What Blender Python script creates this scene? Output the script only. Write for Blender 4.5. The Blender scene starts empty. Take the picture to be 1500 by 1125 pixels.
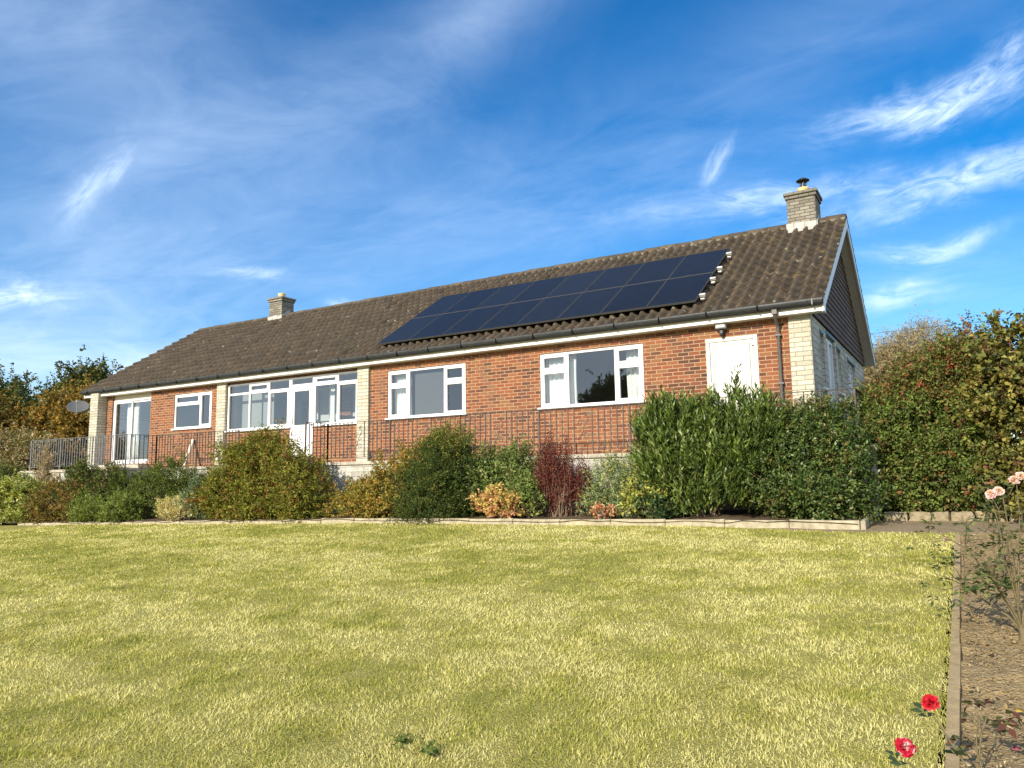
import bpy, bmesh, math, random
import numpy as np
from mathutils import Vector, Matrix

S = bpy.context.scene
COL = S.collection
R = math.radians
rng = np.random.default_rng(7)
random.seed(7)

# ------------------------------------------------------------------ camera
cam = bpy.data.cameras.new("camera")
camo = bpy.data.objects.new("camera", cam)
COL.objects.link(camo)
S.camera = camo
cam.sensor_fit = 'HORIZONTAL'
cam.sensor_width = 36.0
cam.lens = 1095.466 / 1500 * 36.0
cam.clip_start = 0.05
cam.clip_end = 3000
CX, CY, CZ = 2.243, -14.291, -0.649
_F = Vector((-0.51176097, 0.84988737, 0.12566687))
_R = Vector((0.85568722, 0.51730696, -0.01388856))
_U = Vector((0.07681206, -0.10042391, 0.99197527))
camo.matrix_world = Matrix(((_R.x, _U.x, -_F.x, CX), (_R.y, _U.y, -_F.y, CY), (_R.z, _U.z, -_F.z, CZ), (0, 0, 0, 1)))

# ------------------------------------------------------------------ light
SUN_EL, SUN_AZ = 26.0, 187.5
S.view_settings.view_transform = 'Standard'
S.view_settings.look = 'None'
S.view_settings.gamma = 1
S.view_settings.exposure = 0.5
S.view_settings.use_curve_mapping = False
sl = bpy.data.lights.new("sun", 'SUN')
sl.energy = 5.0
sl.angle = R(0.53)
sl.color = (1.0, 0.90, 0.76)
so = bpy.data.objects.new("sun", sl)
COL.objects.link(so)
_az, _el = R(SUN_AZ), R(SUN_EL)
sd = Vector((math.sin(_az) * math.cos(_el), math.cos(_az) * math.cos(_el), math.sin(_el)))
so.rotation_euler = sd.to_track_quat('Z', 'Y').to_euler()
so.location = sd * 60

W = bpy.data.worlds.new("World")
S.world = W
W.use_nodes = True


class NT:
    """small node-tree helper"""
    def __init__(s, nt):
        s.nt = nt

    def n(s, typ, ins=None, **kw):
        nd = s.nt.nodes.new(typ)
        for k, v in kw.items():
            setattr(nd, k, v)
        for k, v in (ins or {}).items():
            sk = nd.inputs[k]
            if isinstance(v, bpy.types.NodeSocket):
                s.nt.links.new(v, sk)
            else:
                sk.default_value = v
        return nd

    def math(s, op, a, b=0.0, c=0.0, clamp=False):
        return s.n('ShaderNodeMath', {0: a, 1: b, 2: c}, operation=op, use_clamp=clamp).outputs[0]

    def dot(s, a, v):
        return s.n('ShaderNodeVectorMath', {0: a, 1: v}, operation='DOT_PRODUCT').outputs['Value']

    def mix(s, f, a, b, mode='MIX'):
        nd = s.n('ShaderNodeMix', data_type='RGBA', blend_type=mode)
        for i, v in ((0, f), (6, a), (7, b)):
            if isinstance(v, bpy.types.NodeSocket):
                s.nt.links.new(v, nd.inputs[i])
            else:
                nd.inputs[i].default_value = v if i == 0 else (tuple(v) + (1,))[:4]
        return nd.outputs[2]

    def ramp(s, f, stops, interp='LINEAR'):
        nd = s.n('ShaderNodeValToRGB', {0: f})
        cr = nd.color_ramp
        cr.interpolation = interp
        while len(cr.elements) < len(stops):
            cr.elements.new(0.5)
        for e, (p, c) in zip(cr.elements, stops):
            e.position = p
            e.color = (tuple(c) + (1,))[:4] if not isinstance(c, (int, float)) else (c, c, c, 1)
        return nd.outputs[0]

    def noise(s, vec, scale, detail=3.0, rough=0.55, dist=0.0, out=0):
        return s.n('ShaderNodeTexNoise', {'Vector': vec, 'Scale': scale, 'Detail': detail, 'Roughness': rough, 'Distortion': dist}).outputs[out]

    def maprange(s, v, a, b, c=0.0, d=1.0):
        return s.n('ShaderNodeMapRange', {0: v, 1: a, 2: b, 3: c, 4: d}, clamp=True).outputs[0]

    def xyz(s, v):
        return s.n('ShaderNodeSeparateXYZ', {0: v}).outputs

    def comb(s, x, y, z):
        return s.n('ShaderNodeCombineXYZ', {0: x, 1: y, 2: z}).outputs[0]


def world_nodes():
    nt = W.node_tree
    nt.nodes.clear()
    t = NT(nt)
    sky = t.n('ShaderNodeTexSky', sky_type='NISHITA')
    sky.sun_disc = False
    sky.sun_elevation = _el
    sky.sun_rotation = _az
    sky.altitude = 100
    sky.air_density = 1.0
    sky.dust_density = 0.35
    sky.ozone_density = 2.5
    base = t.n('ShaderNodeHueSaturation', {'Hue': 0.505, 'Saturation': 1.5, 'Value': 0.9, 'Color': sky.outputs[0]}).outputs[0]
    d = t.n('ShaderNodeTexCoord').outputs['Generated']
    x, y, z = t.xyz(d)
    # cirrus: noise on a flat layer far above, so it converges to the horizon like real cloud
    zz = t.math('ADD', t.math('MAXIMUM', z, 0.0), 0.14)
    px = t.math('DIVIDE', x, zz)
    py = t.math('DIVIDE', y, zz)
    P = t.comb(px, py, 0.0)
    rot = t.n('ShaderNodeMapping', {'Vector': P, 'Rotation': (0, 0, R(-62)), 'Scale': (0.8, 1.35, 1)}).outputs[0]
    warp = t.n('ShaderNodeTexNoise', {'Vector': rot, 'Scale': 0.9, 'Detail': 2.0}).outputs['Color']
    rot2 = t.n('ShaderNodeVectorMath', {0: rot, 1: t.n('ShaderNodeVectorMath', {0: warp, 'Scale': 0.9}, operation='SCALE').outputs[0]}, operation='ADD').outputs[0]
    n1 = t.noise(rot2, 1.3, 9.0, 0.62, 0.35)
    n2 = t.noise(rot2, 5.0, 6.0, 0.62, 0.6)
    nn = t.math('ADD', t.math('MULTIPLY', n1, 0.72), t.math('MULTIPLY', n2, 0.28))

    def frame(az, el, tilt):
        a, e, q = R(az), R(el), R(tilt)
        c = Vector((math.sin(a) * math.cos(e), math.cos(a) * math.cos(e), math.sin(e)))
        h = Vector((math.cos(a), -math.sin(a), 0))
        u = h.cross(c) * 1.0
        u = Vector((-math.sin(a) * math.sin(e), -math.cos(a) * math.sin(e), math.cos(e)))
        t1 = h * math.cos(q) + u * math.sin(q)
        t2 = -h * math.sin(q) + u * math.cos(q)
        return c, t1, t2

    def patch(az, el, tilt, lw, hw, bend=0.0):
        c, t1, t2 = frame(az, el, tilt)
        a = t.math('DIVIDE', t.dot(d, tuple(t1)), math.tan(R(lw)))
        b0 = t.dot(d, tuple(t2))
        b0 = t.math('SUBTRACT', b0, t.math('MULTIPLY', t.math('MULTIPLY', a, a), bend))
        b = t.math('DIVIDE', b0, math.tan(R(hw)))
        r2 = t.math('ADD', t.math('MULTIPLY', a, a), t.math('MULTIPLY', b, b))
        g = t.math('EXPONENT', t.math('MULTIPLY', r2, -1.0))
        front = t.maprange(t.dot(d, tuple(c)), 0.12, 0.62)
        return t.math('MULTIPLY', g, front), a, b

    # veils: broad thin areas  (az, el, tilt, half length, half height, strength)
    total = None
    for az, el, tilt, lw, hw, st, bend in (
            (-60, 24, 8, 17, 9, 0.36, 0), (-66, 31, 10, 10, 5, 0.28, 0), (-40, 30, 26, 17, 3.2, 0.27, 0.03), (-30, 36, 38, 9, 2.5, 0.38, 0),
            (-58, 13, 2, 17, 5, 0.42, 0), (-62, 7.5, -3, 18, 2.8, 0.8, 0), (-34, 20, 5, 15, 7, 0.22, 0), (-8, 29, 14, 15, 4.5, 0.32, 0.02), (-20, 21, 6, 13, 3.5, 0.22, 0), (-3, 12, 6, 11, 4.5, 0.36, 0),
            (190, 16, 0, 62, 16, 1.3, 0), (216, 7, 0, 45, 8, 1.0, 0), (100, 34, 0, 46, 28, 1.6, 0), (-160, 30, 0, 36, 22, 0.9, 0)):  # last two: unseen cloud added as neutral fill light
        g, a, b = patch(az, el, tilt, lw, hw, bend)
        g = t.math('MULTIPLY', g, st * 0.72)
        total = g if total is None else t.math('ADD', total, g)
    veil = t.math('MULTIPLY', t.math('MINIMUM', total, 0.75), t.math('ADD', t.maprange(nn, 0.30, 0.68, 0.10, 1.0), t.maprange(total, 0.6, 1.0, 0.0, 0.45)))
    # distinct fibrous wisps
    wisp = None
    for i, (az, el, tilt, lw, hw, st, bend) in enumerate((
            (0.6, 24.0, 15, 5.2, 1.15, 0.85, 0.012), (3.8, 24.6, 27, 2.4, 1.3, 0.45, 0.0), (-14.8, 22.6, 62, 1.6, 0.55, 0.5, 0.0), (1.0, 19.0, 7, 7.5, 1.25, 0.72, 0.0), (-10.5, 19.9, -1, 9, 0.9, 0.42, 0.0),
            (-1.2, 14.6, 2, 3.4, 0.55, 0.62, 0.01), (-3.2, 12.0, 6, 2.6, 0.8, 0.5, 0.0), (-50.3, 15.1, 3, 2.0, 0.42, 0.5, 0.0), (-61.2, 19.6, 62, 2.6, 0.8, 0.45, 0.0),
            (-65.5, 12.0, 12, 3.2, 0.9, 0.6, 0.0), (-43.9, 12.9, -18, 1.0, 0.4, 0.45, 0.0))):
        g, a, b = patch(az, el, tilt, lw, hw, bend)
        wv = t.n('ShaderNodeTexNoise', {'Vector': d, 'Scale': 11.0 + i, 'Detail': 4.0, 'Roughness': 0.6}).outputs['Color']
        wx, wy, wz = t.xyz(wv)
        a2 = t.math('ADD', a, t.math('MULTIPLY', t.math('SUBTRACT', wx, 0.5), 1.5))
        b2 = t.math('ADD', b, t.math('MULTIPLY', t.math('SUBTRACT', wy, 0.5), 2.6))
        g = t.math('MULTIPLY', t.math('EXPONENT', t.math('MULTIPLY', t.math('ADD', t.math('MULTIPLY', a2, a2), t.math('MULTIPLY', b2, b2)), -1.0)), t.math('GREATER_THAN', g, 0.0))
        v = t.comb(t.math('MULTIPLY', a, lw * 0.16), t.math('MULTIPLY', b, hw * 0.5), i * 3.7)
        f = t.noise(v, 1.8, 8.0, 0.66, 1.2)
        w = t.math('MULTIPLY', t.math('MULTIPLY', g, st), t.maprange(f, 0.34, 0.66, 0.15, 1.15))
        wisp = w if wisp is None else t.math('MAXIMUM', wisp, w)
    cl = t.math('MINIMUM', t.math('ADD', veil, wisp), 0.92)
    above = t.maprange(z, 0.0, 0.06)
    cl = t.math('MULTIPLY', cl, above)
    out = t.mix(cl, base, (5.8, 7.0, 8.6))
    bg = t.n('ShaderNodeBackground', {'Color': out, 'Strength': 0.135})
    o = t.n('ShaderNodeOutputWorld', {'Surface': bg.outputs[0]})


world_nodes()

# ------------------------------------------------------------------ materials
MATS = {}


def mat(name):
    m = bpy.data.materials.new(name)
    m.use_nodes = True
    m.node_tree.nodes.clear()
    t = NT(m.node_tree)
    out = t.n('ShaderNodeOutputMaterial')
    MATS[name] = m
    return m, t, out


def surf(t, out, **ins):
    p = t.n('ShaderNodeBsdfPrincipled', ins)
    t.nt.links.new(p.outputs[0], out.inputs[0])
    return p


def bump(t, h, strength=0.5, dist=0.01):
    return t.n('ShaderNodeBump', {'Height': h, 'Strength': strength, 'Distance': dist}).outputs[0]


def simple(name, col, rough=0.6, var=0.15, scale=6.0, metal=0.0, bmp=0.0, spec=0.5):
    m, t, out = mat(name)
    P = t.n('ShaderNodeNewGeometry').outputs['Position']
    n = t.noise(P, scale, 5.0, 0.6)
    c = t.mix(t.maprange(n, 0.3, 0.7), tuple(v * (1 - var) for v in col), tuple(min(1, v * (1 + var)) for v in col))
    ins = {'Base Color': c, 'Roughness': rough, 'Metallic': metal, 'Specular IOR Level': spec}
    if bmp:
        ins['Normal'] = bump(t, t.noise(P, scale * 6, 4.0), bmp, 0.01)
    surf(t, out, **ins)
    return m


def brickwork(name, axis, bw, rh, mort, ramp_stops, mortar, rough=0.9, patchy=None, moff=(0, 0), grime=0.25, bstr=0.7):
    m, t, out = mat(name)
    P = t.n('ShaderNodeNewGeometry').outputs['Position']
    x, y, z = t.xyz(P)
    if axis == 'auto':
        N = t.n('ShaderNodeNewGeometry').outputs['Normal']
        nx, ny, nz = t.xyz(N)
        f = t.math('GREATER_THAN', t.math('ABSOLUTE', nx), 0.6)
        u = t.math('ADD', t.math('MULTIPLY', y, f), t.math('MULTIPLY', x, t.math('SUBTRACT', 1.0, f)))
    else:
        u = x if axis == 'x' else y
    V = t.comb(t.math('ADD', u, moff[0]), t.math('ADD', z, moff[1]), 0.0)
    wv = t.n('ShaderNodeVectorMath', {0: t.n('ShaderNodeTexNoise', {'Vector': P, 'Scale': 9.0, 'Detail': 2.0}).outputs['Color'], 'Scale': 0.006}, operation='SCALE').outputs[0]
    V = t.n('ShaderNodeVectorMath', {0: V, 1: wv}, operation='ADD').outputs[0]
    br = t.n('ShaderNodeTexBrick', {'Vector': V, 'Color1': (0, 0, 0, 1), 'Color2': (1, 1, 1, 1), 'Mortar': (0.5, 0.5, 0.5, 1), 'Scale': 1.0,
                                    'Mortar Size': mort, 'Mortar Smooth': 0.25, 'Bias': 0.0, 'Brick Width': bw, 'Row Height': rh})
    br.offset = 0.5
    tint = br.outputs['Color']
    if patchy:
        pn = t.noise(P, patchy, 2.0)
        tint = t.math('ADD', t.math('MULTIPLY', tint, 0.72), t.math('MULTIPLY', t.maprange(pn, 0.32, 0.68), 0.28))
    c = t.ramp(tint, ramp_stops)
    fine = t.noise(P, 45.0, 4.0, 0.65)
    c = t.mix(t.maprange(fine, 0.38, 0.72, 0.0, 0.5), c, (0.06, 0.035, 0.025) if ramp_stops[0][1][0] > 2 * ramp_stops[0][1][2] else (0.2, 0.19, 0.16))
    mn = t.noise(P, 14.0, 3.0)
    mc = t.mix(t.maprange(mn, 0.35, 0.7), tuple(v * 0.72 for v in mortar), mortar)
    c = t.mix(br.outputs['Fac'], c, mc)
    st = t.noise(t.comb(t.math('MULTIPLY', u, 1.6), t.math('MULTIPLY', z, 0.7), 0.0), 1.3, 4.0)
    c = t.mix(t.maprange(st, 0.5, 0.8, 0.0, grime), c, (0.10, 0.085, 0.065))
    h = t.math('SUBTRACT', t.math('MULTIPLY', fine, 0.5), t.math('MULTIPLY', br.outputs['Fac'], 1.0))
    surf(t, out, **{'Base Color': c, 'Roughness': rough, 'Specular IOR Level': 0.25, 'Normal': bump(t, h, bstr, 0.008)})
    return m


BRICK_STOPS = [(0.0, (0.065, 0.032, 0.023)), (0.20, (0.13, 0.05, 0.029)), (0.42, (0.225, 0.07, 0.032)), (0.64, (0.295, 0.097, 0.038)), (0.84, (0.265, 0.118, 0.05)), (1.0, (0.205, 0.118, 0.06))]
brick = brickwork("red_brick", 'x', 0.225, 0.075, 0.0095, BRICK_STOPS, (0.42, 0.285, 0.165), grime=0.42, patchy=0.55, moff=(0.03, 0.011))
STONE_STOPS = [(0.0, (0.44, 0.41, 0.30)), (0.5, (0.55, 0.515, 0.39)), (1.0, (0.62, 0.585, 0.46))]
stone = brickwork("cream_stone_block", 'auto', 0.28, 0.088, 0.007, STONE_STOPS, (0.33, 0.30, 0.21), grime=0.3, bstr=0.9)
GABLE_STOPS = [(0.0, (0.46, 0.42, 0.32)), (0.5, (0.60, 0.56, 0.44)), (1.0, (0.70, 0.65, 0.52))]
gstone = brickwork("grey_stone_block", 'auto', 0.40, 0.13, 0.008, GABLE_STOPS, (0.22, 0.21, 0.18), grime=0.3, bstr=1.0)
CHIM_STOPS = [(0.0, (0.15, 0.135, 0.10)), (0.5, (0.235, 0.215, 0.165)), (1.0, (0.31, 0.285, 0.22))]
cstone = brickwork("weathered_chimney_stone", 'auto', 0.22, 0.078, 0.008, CHIM_STOPS, (0.12, 0.105, 0.08), grime=0.55, bstr=1.0)
TW_STOPS = [(0.0, (0.42, 0.40, 0.33)), (0.5, (0.52, 0.50, 0.42)), (1.0, (0.60, 0.57, 0.48))]
terr = brickwork("painted_terrace_block", 'auto', 0.34, 0.11, 0.006, TW_STOPS, (0.34, 0.32, 0.26), grime=0.6, bstr=0.6)

upvc = simple("white_upvc", (0.74, 0.74, 0.72), 0.35, 0.03)
cream = simple("cream_board", (0.62, 0.56, 0.42), 0.6, 0.06)
doorwhite = simple("off_white_door", (0.56, 0.545, 0.455), 0.4, 0.02)
fasc = simple("white_fascia", (0.80, 0.76, 0.67), 0.45, 0.06)
gutterm = simple("grey_gutter", (0.085, 0.092, 0.089), 0.45, 0.2)
pipem = simple("brown_grey_downpipe", (0.10, 0.09, 0.08), 0.5, 0.15)
ironm = simple("weathered_iron", (0.085, 0.066, 0.054), 0.7, 0.35, 14)
galv = simple("galvanised_rail", (0.22, 0.22, 0.215), 0.5, 0.2, 10, 0.3)
conc = simple("kerb_concrete", (0.37, 0.325, 0.22), 0.95, 0.3, 9, 0, 0.5, 0.2)
coping = simple("coping_concrete", (0.40, 0.36, 0.28), 0.95, 0.3, 5, 0, 0.5, 0.2)
paving = simple("terrace_paving", (0.34, 0.31, 0.26), 0.9, 0.2, 4, 0, 0.3, 0.2)
edgec = simple("edging_concrete", (0.34, 0.255, 0.135), 0.95, 0.2, 12, 0, 0.6, 0.2)
lead = simple("pale_flashing", (0.40, 0.385, 0.34), 0.7, 0.15)
pot_m = simple("yellow_clay", (0.62, 0.45, 0.20), 0.8, 0.15)
blackm = simple("black_metal", (0.015, 0.015, 0.016), 0.4, 0.1)
dishm = simple("grey_dish", (0.10, 0.105, 0.105), 0.75, 0.06)
lampm = simple("grey_lamp_housing", (0.30, 0.31, 0.30), 0.45, 0.1)
clampm = simple("bright_aluminium", (0.62, 0.60, 0.55), 0.35, 0.1, 6, 0.6)
wallin = simple("pale_plaster", (0.55, 0.56, 0.55), 0.9, 0.05)
floorin = simple("beige_carpet", (0.22, 0.19, 0.15), 0.95, 0.1)
curtm = simple("white_curtain_cloth", (0.84, 0.85, 0.85), 0.9, 0.04)
blindm = simple("grey_blind", (0.30, 0.32, 0.31), 0.9, 0.05)
stemm = simple("woody_stem", (0.16, 0.11, 0.07), 0.9, 0.3, 12)
rosestem = simple("rose_stem", (0.13, 0.10, 0.045), 0.8, 0.35, 30)
trunkm = simple("tree_bark", (0.12, 0.09, 0.065), 0.95, 0.3, 5, 0, 0.6)
palewood = simple("pale_bare_wood", (0.30, 0.24, 0.16), 0.9, 0.25, 2)
plankm = simple("pale_wood_plank", (0.62, 0.52, 0.40), 0.8, 0.2, 8)
wirem = simple("dark_wire", (0.04, 0.04, 0.04), 0.6, 0.1)
stonep = simple("rough_pale_stone", (0.27, 0.225, 0.14), 0.95, 0.3, 10, 0, 0.8, 0.2)


def tile_material():
    m, t, out = mat("weathered_roof_tile")
    P = t.n('ShaderNodeNewGeometry').outputs['Position']
    a = t.n('ShaderNodeAttribute', attribute_name='Col').outputs['Color']
    x, y, z = t.xyz(P)
    big = t.noise(P, 0.35, 3.0)
    c = t.mix(t.maprange(big, 0.35, 0.65, 0.0, 0.35), a, t.mix(0.4, a, (0.10, 0.075, 0.05)))
    mid = t.noise(P, 7.0, 5.0, 0.65)
    c = t.mix(t.maprange(mid, 0.42, 0.72, 0.0, 0.6), c, (0.045, 0.038, 0.03))
    # lichen blotches: pale grey dots everywhere, ochre moss more near the east verge and the ridge
    l1 = t.noise(P, 5.5, 6.0, 0.72, 0.4)
    c = t.mix(t.maprange(l1, 0.62, 0.68, 0.0, 0.75), c, (0.36, 0.33, 0.25))
    l2 = t.noise(P, 2.6, 6.0, 0.7, 0.8)
    east = t.maprange(x, -12.0, 0.0, -0.03, 0.035)
    c = t.mix(t.maprange(t.math('ADD', l2, east), 0.60, 0.72, 0.0, 0.55), c, (0.23, 0.17, 0.075))
    surf(t, out, **{'Base Color': c, 'Roughness': 0.92, 'Specular IOR Level': 0.2, 'Normal': bump(t, t.noise(P, 38.0, 5.0, 0.7), 0.7, 0.012)})
    return m


tilem = tile_material()
mortarm = simple("old_ridge_mortar", (0.15, 0.13, 0.095), 0.95, 0.6, 5, 0, 0.6, 0.1)


def hung_material():
    m, t, out = mat("brown_hanging_tile")
    P = t.n('ShaderNodeNewGeometry').outputs['Position']
    x, y, z = t.xyz(P)
    br = t.n('ShaderNodeTexBrick', {'Vector': t.comb(y, z, 0.0), 'Color1': (0, 0, 0, 1), 'Color2': (1, 1, 1, 1), 'Mortar': (0.5, 0.5, 0.5, 1), 'Scale': 1.0,
                                    'Mortar Size': 0.004, 'Brick Width': 0.17, 'Row Height': 0.13})
    c = t.ramp(br.outputs['Color'], [(0, (0.075, 0.045, 0.03)), (1, (0.15, 0.09, 0.06))])
    c = t.mix(br.outputs['Fac'], c, (0.015, 0.012, 0.01))
    surf(t, out, **{'Base Color': c, 'Roughness': 0.85, 'Normal': bump(t, t.noise(P, 30, 4), 0.4, 0.01)})
    return m


hungm = hung_material()


def glass_material():
    m, t, out = mat("window_glass")
    fr = t.n('ShaderNodeFresnel', {'IOR': 1.52}).outputs[0]
    f = t.math('ADD', t.math('MULTIPLY', fr, 2.3), 0.02, clamp=True)
    P = t.n('ShaderNodeNewGeometry').outputs['Position']
    gl = t.n('ShaderNodeBsdfGlossy', {'Color': (1, 1, 1, 1), 'Roughness': 0.0, 'Normal': bump(t, t.noise(P, 1.1, 1.0), 0.06, 0.02)})
    tr = t.n('ShaderNodeBsdfTransparent', {'Color': (0.80, 0.84, 0.83, 1)})
    mx = t.n('ShaderNodeMixShader', {0: f, 1: tr.outputs[0], 2: gl.outputs[0]})
    t.nt.links.new(mx.outputs[0], out.inputs[0])
    return m


glass = glass_material()


def solar_material():
    m, t, out = mat("solar_cell_glass")
    O = t.n('ShaderNodeTexCoord').outputs['Object']
    x, y, z = t.xyz(O)

    def lines(v, pitch, width):
        f = t.math('FRACT', t.math('DIVIDE', v, pitch))
        return t.math('LESS_THAN', f, width / pitch)
    fine = lines(x, 0.0330, 0.0032)
    cells = t.math('MAXIMUM', lines(t.math('ADD', x, 0.001), 0.165, 0.005), lines(y, 0.165, 0.004))
    rnd = t.n('ShaderNodeObjectInfo').outputs['Random']
    base = t.mix(rnd, (0.006, 0.007, 0.010), (0.011, 0.013, 0.017))
    c = t.mix(t.math('MULTIPLY', fine, 0.5), base, (0.06, 0.066, 0.08))
    c = t.mix(t.math('MULTIPLY', cells, 0.55), c, (0.004, 0.005, 0.01))
    dn = t.noise(t.n('ShaderNodeNewGeometry').outputs['Position'], 9.0, 6.0, 0.7)
    c = t.mix(t.maprange(dn, 0.5, 0.85, 0.03, 0.14), c, (0.12, 0.12, 0.12))
    surf(t, out, **{'Base Color': c, 'Roughness': 0.28, 'Specular IOR Level': 0.12})
    return m


solarm = solar_material()
solframe = simple("dark_panel_frame", (0.06, 0.058, 0.05), 0.5, 0.1, 6, 0.2)
midrail = simple("grey_panel_rail", (0.17, 0.17, 0.16), 0.5, 0.1, 6, 0.4)


def leaf_material(name, rough=0.55, trans=0.3, spec=0.4):
    m, t, out = mat(name)
    a = t.n('ShaderNodeAttribute', attribute_name='Col').outputs['Color']
    p = t.n('ShaderNodeBsdfPrincipled', {'Base Color': a, 'Roughness': rough, 'Specular IOR Level': spec})
    tr = t.n('ShaderNodeBsdfTranslucent', {'Color': t.mix(1.0, a, (1.35, 1.25, 0.55), 'MULTIPLY')})
    mx = t.n('ShaderNodeMixShader', {0: trans, 1: p.outputs[0], 2: tr.outputs[0]})
    t.nt.links.new(mx.outputs[0], out.inputs[0])
    return m


leafm = leaf_material("leaf", 0.65, 0.3, 0.2)
glossleaf = leaf_material("glossy_leaf", 0.42, 0.22, 0.35)
petalm = leaf_material("petal", 0.6, 0.35, 0.2)
grassm = leaf_material("grass_blade", 0.6, 0.35, 0.25)


def soil_material(name, cols, sc=1.0):
    m, t, out = mat(name)
    P = t.n('ShaderNodeNewGeometry').outputs['Position']
    a = t.noise(P, 2.2 * sc, 5.0, 0.6)
    b = t.noise(P, 30.0 * sc, 6.0, 0.7, 0.6)
    v = t.n('ShaderNodeTexVoronoi', {'Vector': P, 'Scale': 55.0 * sc, 'Randomness': 1.0}).outputs['Distance']
    c = t.mix(t.maprange(a, 0.3, 0.7), cols[0], cols[1])
    c = t.mix(t.maprange(b, 0.5, 0.72, 0.0, 0.75), c, cols[2])
    c = t.mix(t.maprange(b, 0.25, 0.42, 0.6, 0.0), c, cols[3])
    h = t.math('ADD', t.math('MULTIPLY', b, 1.0), t.math('MULTIPLY', v, 0.6))
    surf(t, out, **{'Base Color': c, 'Roughness': 0.97, 'Specular IOR Level': 0.15, 'Normal': bump(t, h, 1.0, 0.022)})
    return m


soilm = soil_material("rose_bed_soil", [(0.29, 0.205, 0.095), (0.345, 0.25, 0.125), (0.45, 0.35, 0.20), (0.15, 0.10, 0.048)])
bedm = soil_material("dark_bed_soil", [(0.10, 0.07, 0.04), (0.14, 0.10, 0.06), (0.2, 0.15, 0.09), (0.05, 0.035, 0.02)])
pathm = soil_material("worn_path", [(0.26, 0.185, 0.105), (0.29, 0.23, 0.145), (0.36, 0.30, 0.20), (0.17, 0.11, 0.06)], 0.7)
lawnsoil = soil_material("lawn_turf", [(0.31, 0.285, 0.07), (0.36, 0.32, 0.09), (0.48, 0.41, 0.15), (0.17, 0.175, 0.035)], 1.5)
hillm = soil_material("rough_grassland", [(0.10, 0.10, 0.035), (0.13, 0.12, 0.045), (0.18, 0.16, 0.07), (0.05, 0.06, 0.02)], 0.3)


# ------------------------------------------------------------------ mesh helpers
def thing(name, label, cat, loc=(0, 0, 0), group=None):
    o = bpy.data.objects.new(name, None)
    COL.objects.link(o)
    o.location = loc
    o.empty_display_size = 0.2
    o['label'] = label
    o['category'] = cat
    if group:
        o['group'] = group
    return o


def tag(o, label, cat, group=None):
    o['label'] = label
    o['category'] = cat
    if group:
        o['group'] = group
    return o


def root_loc(o):
    while o is not None and o.parent is not None:
        o = o.parent
    return Vector(o.location) if o is not None else Vector((0, 0, 0))


class MB:
    def __init__(s, fn=None):
        s.v, s.f, s.fn, s.smooth = [], [], fn, []

    def add(s, vs, fs, smooth=False):
        b = len(s.v)
        s.v += [tuple(p) for p in vs]
        s.f += [tuple(b + i for i in f) for f in fs]
        s.smooth += [smooth] * len(fs)

    def box(s, x0, x1, y0, y1, z0, z1):
        s.add([(x0, y0, z0), (x1, y0, z0), (x1, y1, z0), (x0, y1, z0), (x0, y0, z1), (x1, y0, z1), (x1, y1, z1), (x0, y1, z1)],
              [(0, 3, 2, 1), (4, 5, 6, 7), (0, 1, 5, 4), (1, 2, 6, 5), (2, 3, 7, 6), (3, 0, 4, 7)])

    def bbox(s, x0, x1, y0, y1, z0, z1, b=0.006):
        """box with chamfered edges"""
        bm = bmesh.new()
        bmesh.ops.create_cube(bm, size=1)
        for v in bm.verts:
            v.co = Vector((x0 if v.co.x < 0 else x1, y0 if v.co.y < 0 else y1, z0 if v.co.z < 0 else z1))
        bmesh.ops.bevel(bm, geom=list(bm.edges), offset=b, segments=1, affect='EDGES')
        bm.verts.index_update()
        s.add([v.co[:] for v in bm.verts], [[v.index for v in f.verts] for f in bm.faces])
        bm.free()

    def tube(s, pts, rad, n=6, cap=True):
        pts = [Vector(p) for p in pts]
        if not hasattr(rad, '__len__'):
            rad = [rad] * len(pts)
        vs, fs = [], []
        up = None
        for i, p in enumerate(pts):
            d = (pts[min(i + 1, len(pts) - 1)] - pts[max(i - 1, 0)])
            if d.length < 1e-9:
                d = Vector((0, 0, 1))
            d.normalize()
            if up is None:
                up = Vector((1, 0, 0)) if abs(d.x) < 0.8 else Vector((0, 1, 0))
            a = (up - d * up.dot(d))
            if a.length < 1e-5:
                a = d.orthogonal()
            a.normalize()
            up = a
            b = d.cross(a)
            for k in range(n):
                q = 2 * math.pi * k / n
                vs.append(p + (a * math.cos(q) + b * math.sin(q)) * rad[i])
        for i in range(len(pts) - 1):
            for k in range(n):
                fs.append((i * n + k, i * n + (k + 1) % n, (i + 1) * n + (k + 1) % n, (i + 1) * n + k))
        s.add(vs, fs, True)
        if cap:
            m = len(pts) - 1
            s.add(vs[:n], [tuple(range(n - 1, -1, -1))])
            s.add(vs[m * n:], [tuple(range(n))])

    def lathe(s, c, prof, n=16):
        vs, fs = [], []
        for r, z in prof:
            for k in range(n):
                q = 2 * math.pi * k / n
                vs.append((c[0] + r * math.cos(q), c[1] + r * math.sin(q), c[2] + z))
        for i in range(len(prof) - 1):
            for k in range(n):
                fs.append((i * n + k, i * n + (k + 1) % n, (i + 1) * n + (k + 1) % n, (i + 1) * n + k))
        s.add(vs, fs, True)
        s.add(vs[-n:], [tuple(range(n))])
        s.add(vs[:n], [tuple(range(n - 1, -1, -1))])

    def build(s, name, m, parent=None):
        off = root_loc(parent)
        vs = s.v if s.fn is None else [s.fn(p) for p in s.v]
        me = bpy.data.meshes.new(name)
        me.from_pydata([(p[0] - off.x, p[1] - off.y, p[2] - off.z) for p in vs], [], s.f)
        me.polygons.foreach_set('use_smooth', s.smooth)
        me.materials.append(m)
        me.update()
        o = bpy.data.objects.new(name, me)
        COL.objects.link(o)
        if parent is not None:
            o.parent = parent
        return o


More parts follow.
